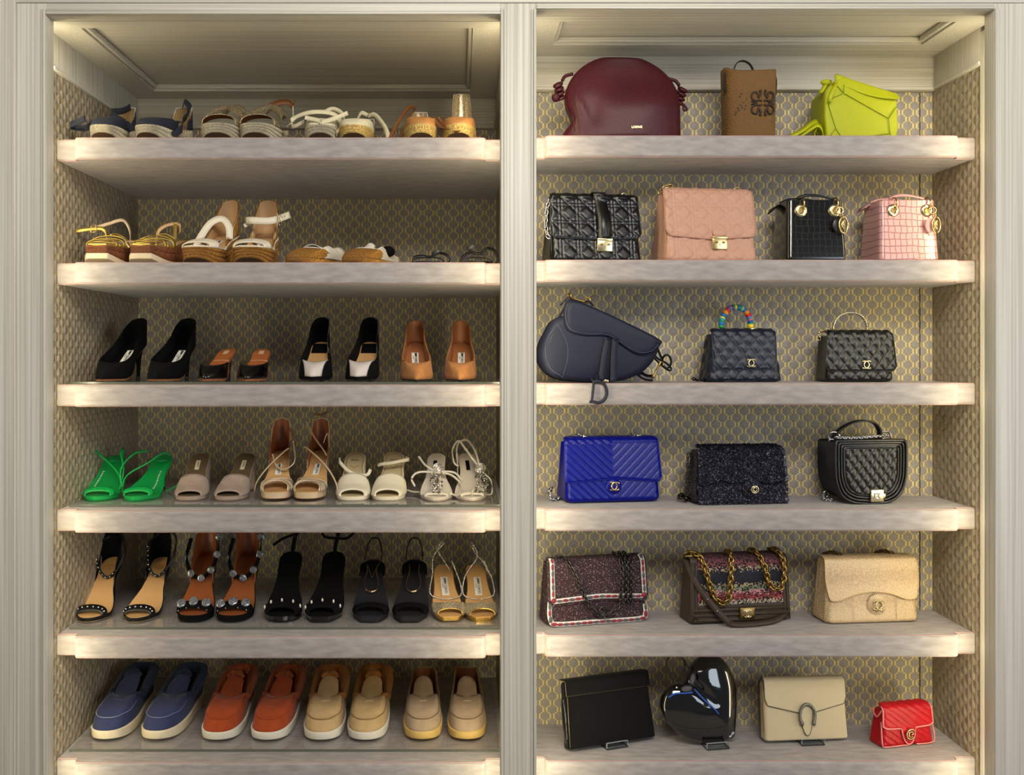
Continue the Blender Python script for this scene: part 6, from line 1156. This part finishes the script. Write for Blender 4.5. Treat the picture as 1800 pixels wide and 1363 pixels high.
for x in (-.048, .060): MB().tube([(x, float(np.interp(z, [.062, h-.01], [.006, .018]))-.0015+(0 if z > .08 else -.002), z) for z in np.linspace(.078, h-.008, 6)], .0005, 5, smooth=1).build('panel_seam', PYE, e); MB().tube([(x-.002, .0035*z/.05-.0012, z) for z in np.linspace(.012, .058, 4)], .0005, 5, smooth=1).build('panel_seam', PYE, e)
for x in (-.078, .056): MB().chain([(x-.012, .07, h), (x-.004, .055, h+.008), (x+.006, .045, h+.008), (x+.014, .036, h+.004)], .0072, .0022, .7).build('chain_strap', mat('dark_brass', '6b5233', .35, .9), e)
# ---------- lowest shelf
BSH = mat('black_shimmer_leather', '07070d', .42, spec=.3, bump=1., bscale=1200, kind='voronoi'); EDG = mat('bronze_edge', '8a7a5e', .4, .4)
e = bag('envelope_clutch', 'slim black shimmer clutch leaning back on a clear stand', 5, 1000, .038, 20, .234, group='clutches on the lowest shelf', rx=-13, lift=.0112); w_, h, dd = .232, .150, .030
body(e, BSH, w_, dd, h, w_*.955, .026, .006, .004, None, nf=30, rt=.008)
k = MB(); yb = -.002; P = np.array([[(u*(w_*.955+.002)/2*(1 if 1 else 1), (-.0025 if v > .3 else -.0025+(.3-v)/.3*.030), (h+.003 if v <= .3 else h+.003-(v-.3)/.7*.034)) for u in np.linspace(-1, 1, 30)] for v in np.linspace(0, 1, 16)]); P[..., 0] += 0; MB().grid(P).build('flap', BSH, e, solid=.0025); MB().tube(np.concatenate([P[5:, 0], P[-1], P[5:, -1][::-1]])+np.array([0, -.001, 0]), .0008, 5, smooth=1).build('flap_edge', EDG, e)
for s in (-1,): MB().tube([(s*w_/2+.003, .0, .004), (s*w_*.478+.003, .0, h-.034)], .0009, 5, smooth=1).build('side_edge', EDG, e); MB().ball((-w_/2*.985, .015, h*.42), (.004, .011, .055), 12, 10).build('side_gusset', BLKP, e)
def stand(label, x, y, z, yaw, w_=.056):
    e = thing('acrylic_stand', label, 'stand', (x, y, z), yaw, 'clear acrylic stands on the lowest shelf')
    MB().box(-w_/2, w_/2, -.018, .020, .0004, .0038).build('base', ACRYL, e, smooth=False); MB().box(-w_/2, w_/2, -.0180, -.0148, .0039, .016).build('front_lip', ACRYL, e, smooth=False)
    mb = MB()
    for d in ((-w_/2, w_/2, -.0188, -.0182, .0004, .0038), (-w_/2, -w_/2+.0008, -.018, .02, .0003, .0040), (w_/2-.0008, w_/2, -.018, .02, .0003, .0040)): mb.box(*d)
    mb.build('polished_edge', mat('acrylic_edge', '2c2d30', .1, spec=.9), e, smooth=False); mb = MB()
    for d in ((-w_/2, w_/2, -.0182, -.0146, .0160, .0165), (-w_/2-.0003, -w_/2+.0003, -.0182, -.0146, .004, .016), (w_/2-.0003, w_/2+.0003, -.0182, -.0146, .004, .016)): mb.box(*d)
    mb.build('lip_edge', mat('acrylic_glint', 'a9acb0', .1, spec=.9), e, smooth=False); return e
Z6 = TOP_R[5]+.0004
stand('clear acrylic stand under the slim black clutch', wx(1079, .090), .090, Z6, 20); stand('clear acrylic stand under the glossy heart bag', wx(1257, .085), .085, Z6, 10); stand('clear acrylic stand under the cream wallet bag', wx(1424, .108), .108, Z6, 5)
# heart
PAT = mat('black_gloss_patent', '030304', .05, coat=1., spec=.7); HLIN = mat('black_trim', '0b0b0d', .35); BLUR = mat('plain_blue', '1e4fa8', .3)
e = thing('heart_bag', 'glossy black patent heart shaped bag tilted on a clear stand', 'handbag', (wx(1243, .064), .064, Z6+.0108), 8, 'handbags on display', rx=-8)
hp = [(1230, 1306), (1205, 1296), (1183, 1275), (1171, 1250), (1174, 1228), (1186, 1213), (1200, 1207), (1214, 1206), (1222, 1196), (1230, 1178), (1245, 1164), (1264, 1158), (1285, 1165), (1301, 1186), (1309, 1215), (1308, 1250), (1304, 1285), (1300, 1302), (1278, 1309), (1250, 1310)]
S6 = 1.33e-3; p = spline([((x-1243)*S6, (1310-y)*S6) for x, y in hp], 5, True); c = np.array([.004, .095]); rows = []
for f in np.linspace(0, 1, 14):
    q = c+(p-c)*max(f, .02); fold = np.exp(-((q[:, 0]*.75-q[:, 1]*-.66-.075)/.012)**2)*0
    y = .020-.020*(1-f**3)*np.ones(len(q))+.016*np.exp(-((q[:, 0]+.02+(q[:, 1]-.14)*.85)/.016)**2)*np.clip((q[:, 1]-.085)/.05, 0, 1)*(1-f**4); rows.append(np.c_[q[:, 0], y, q[:, 1]])
rows.append(np.c_[p[:, 0], np.full(len(p), .045), p[:, 1]]); q = c+(p-c)*.9; rows.append(np.c_[q[:, 0], np.full(len(q), .058), q[:, 1]])
mb = MB().grid(np.array(rows), cu=True); n_ = len(p); mb.F.append(tuple(range(n_))); mb.F.append(tuple((len(rows)-1)*n_+i for i in range(n_))[::-1]); mb.build('body', PAT, e)
H = lambda x, y, Y=.004: ((x-1243)*S6, Y, (1310-y)*S6)
MB().tube([H(1179, 1226, .01), H(1190, 1219, .002), H(1206, 1218, -.004), H(1220, 1217, -.004)], .0022, 7).build('blue_line', BLUR, e); MB().tube([H(1224, 1212, -.002), H(1240, 1230, -.004), H(1254, 1243, -.006), H(1266, 1256, -.006)], .0020, 7).build('blue_line', BLUR, e)  # thin blue lines laid along the folds
for cx_, cy_, sx, sy, an in ((1221, 1194, .6, 1.15, .25), (1209, 1210, 1.3, .6, -.1)):
    a = np.linspace(0, 2*np.pi, 24, endpoint=False); x = np.cos(a)*sx*.0105; z = np.sin(a)*sy*.0115; X = x*math.cos(an)+z*math.sin(an); Z = -x*math.sin(an)+z*math.cos(an); o0 = np.array(H(cx_, cy_, -.006)); MB().tube(np.c_[o0[0]+X, np.full(24, o0[1]), o0[2]+Z], .0014, 6, True, 1).build('cut_out_rim', HLIN, e); MB().add(np.c_[o0[0]+X*.92, np.full(24, o0[1]+.0005), o0[2]+Z*.92], [tuple(range(24))]).build('cut_out', mat('painted_grey_reflection', '4a4645', .5), e)  # cut-out fill: a grey reflection put in as flat colour
MB().ribbon([H(1198, 1202, .03), H(1188, 1185, .03), H(1184, 1170, .03), H(1190, 1158, .03), H(1202, 1155, .03), H(1214, 1163, .03), H(1222, 1176, .03), H(1228, 1182, .03)], .007, .002, (0, 1, 0)).build('top_strap', HLIN, e); MB().ribbon([H(1197, 1203, .02), H(1206, 1190, .015), H(1213, 1175, .012), H(1214, 1164, .02)], .006, .002, (0, 1, 0)).build('top_strap', HLIN, e); MB().ribbon([H(1215, 1166, .02), H(1213, 1182, .012), H(1214, 1193, .004)], .006, .002, (0, 1, 0)).build('top_strap', HLIN, e)
MB().tube([H(1232, 1190, -.002), H(1244, 1182, -.008), H(1252, 1176, -.008)], .0006, 5).build('crease', GUN, e)
MB().ball(H(1194, 1209, .006), .003, 10, 6).build('rivet', SILVER, e); o = letters('ALAÏA', SILVER, e, H(1289, 1293, -.0022), .0065, (.8, .25, .55), (-.5, .1, .8))
for q in ('alaia',): pass
CRM = L_('cream_grained_leather', 'c3b392', .5, .7, 900); CRE = mat('dark_edge_paint', '3a2f24', .5)
e = bag('wallet_bag', 'cream grained leather wallet bag with jewelled horseshoe clasp', 5, 1346, .092, 5, .206, group='clutches on the lowest shelf', lift=.0088, rx=-7); w_, h, dd = .206, .142, .036
body(e, CRM, w_, dd, h-.004, w_*.97, .030, .008, .006, None, nf=30); V_ = lambda u: .085-.045*(1-abs(u)**1.0)*.55+max(0, abs(u)-.94)*.25 if abs(u) > .14 else .085-.045*.473-.052*(1-(abs(u)/.14)**2)**.5
_, P = flap(e, CRM, w_, dd, h, V_, w_*.98, .030, None, .004, nu=151, nv=60, pipe=CRE, pr=.0008, wend=w_*.985)
mb = MB(); rs = random.Random(3); hs = []
for a in np.radians(np.linspace(-38, 218, 30)): hs.append((.001+.0195*math.cos(a)*.95, -.006, .058+.027*math.sin(a)))
hs = np.array(hs); o = MB().tube(hs, .0036, 9, smooth=2).build('horseshoe', mat('antique_silver', '77736a', .35, .9, bump=.8, bscale=600), e)
for q in hs[::1]: mb.ball(q+np.array([rs.uniform(-.002, .002), -.003, rs.uniform(-.002, .002)]), .0014, 6, 4)
mb.build('crystal', mat('smoky_crystal', 'a9b0a0', .1, .6), o)
for s in (0, -1): MB().ball(hs[s], (.005, .0045, .0065), 10, 7).build('horseshoe_head', MATS['antique_silver'], o)
for k in range(3): MB().box(-w_/2+.0005+.002*k, -w_/2+.0012+.002*k, .006+.007*k, .011+.007*k, .010, h-.016).build('inner_leaf', mat('tan_suede_inner', 'a8864f', .8), e)
MB().tube([(-w_/2+.002, dd-.003, .006), (-w_/2+.001, dd-.003, h*.8), (-w_/2+.003, dd*.6, h-.002), (-w_/2+.003, .012, h+.004), (-w_/2+.002, -.001, h-.02)], .0016, 6).build('edge_paint', CRE, e)
RED = L_('red_leather', 'a80f1c', .36, .35, 350, var=.1, vscale=20); PNK = L_('pink_piping', 'd9817f', .45)
e = bag('mini_flap_bag', 'small red diagonally quilted bag with pink piping', 5, 1549, .074, 13, .146); w_, h, dd = .146, .092, .052; Q = diagonal(.017, .0025, .75)
body(e, RED, w_, dd, h-.008, w_*.88, .036, .012, .008, Q, gusset=.006, nf=80)
V_ = lambda u: (.046+.012*max(0, abs(u)-.86)*3-.004*(1-abs(u))) if abs(u) > .27 else .046-.040*(1-(abs(u)/.27)**2.2)**.6
_, P = flap(e, RED, w_, dd, h, V_, w_*.90, .036, Q, .005, nu=121, nv=60, pipe=PNK, pr=.0019, wend=w_*.97)
MB().tube([(-w_/2+.004, .006, .060), (-w_/2+.002, -.002, .010), (-w_/2+.014, -.003, .0035), (-.02, -.003, .004), (.0, -.002, .003)], .0018, 7, smooth=6).build('base_piping', PNK, e); MB().tube([(.02, -.003, .004), (w_/2-.014, -.003, .0035), (w_/2-.002, -.002, .012), (w_/2-.003, .004, .045)], .0018, 7, smooth=6).build('base_piping', PNK, e)
MB().tube([(-w_*.45, .008, h-.006), (-w_/2+.002, .020, h-.024), (-w_/2+.004, .040, h-.010)], .0018, 7).build('side_piping', PNK, e)
g = MB(); 
for r, a0, a1 in ((.0115, 40, 330), (.0062, 20, 300)):
    for a in np.radians(np.linspace(a0, a1, 17 if r > .01 else 10)): g.tube([(.002+.9*r*math.cos(a)*.86, -.0085, .030+.86*r*math.sin(a)), (.002+1.2*r*math.cos(a), -.0085, .030+1.2*r*math.sin(a))], .0015, 6, smooth=1)
    g.ring((.002, -.0085, .030), r, .0011, (0, -1, 0), arc=(a0, a1), n=24, m=6)
g.tube([(.002, -.0085, .030), (.010, -.0085, .030)], .0016, 6, smooth=1); g.build('letter_emblem', ROSEG, e)
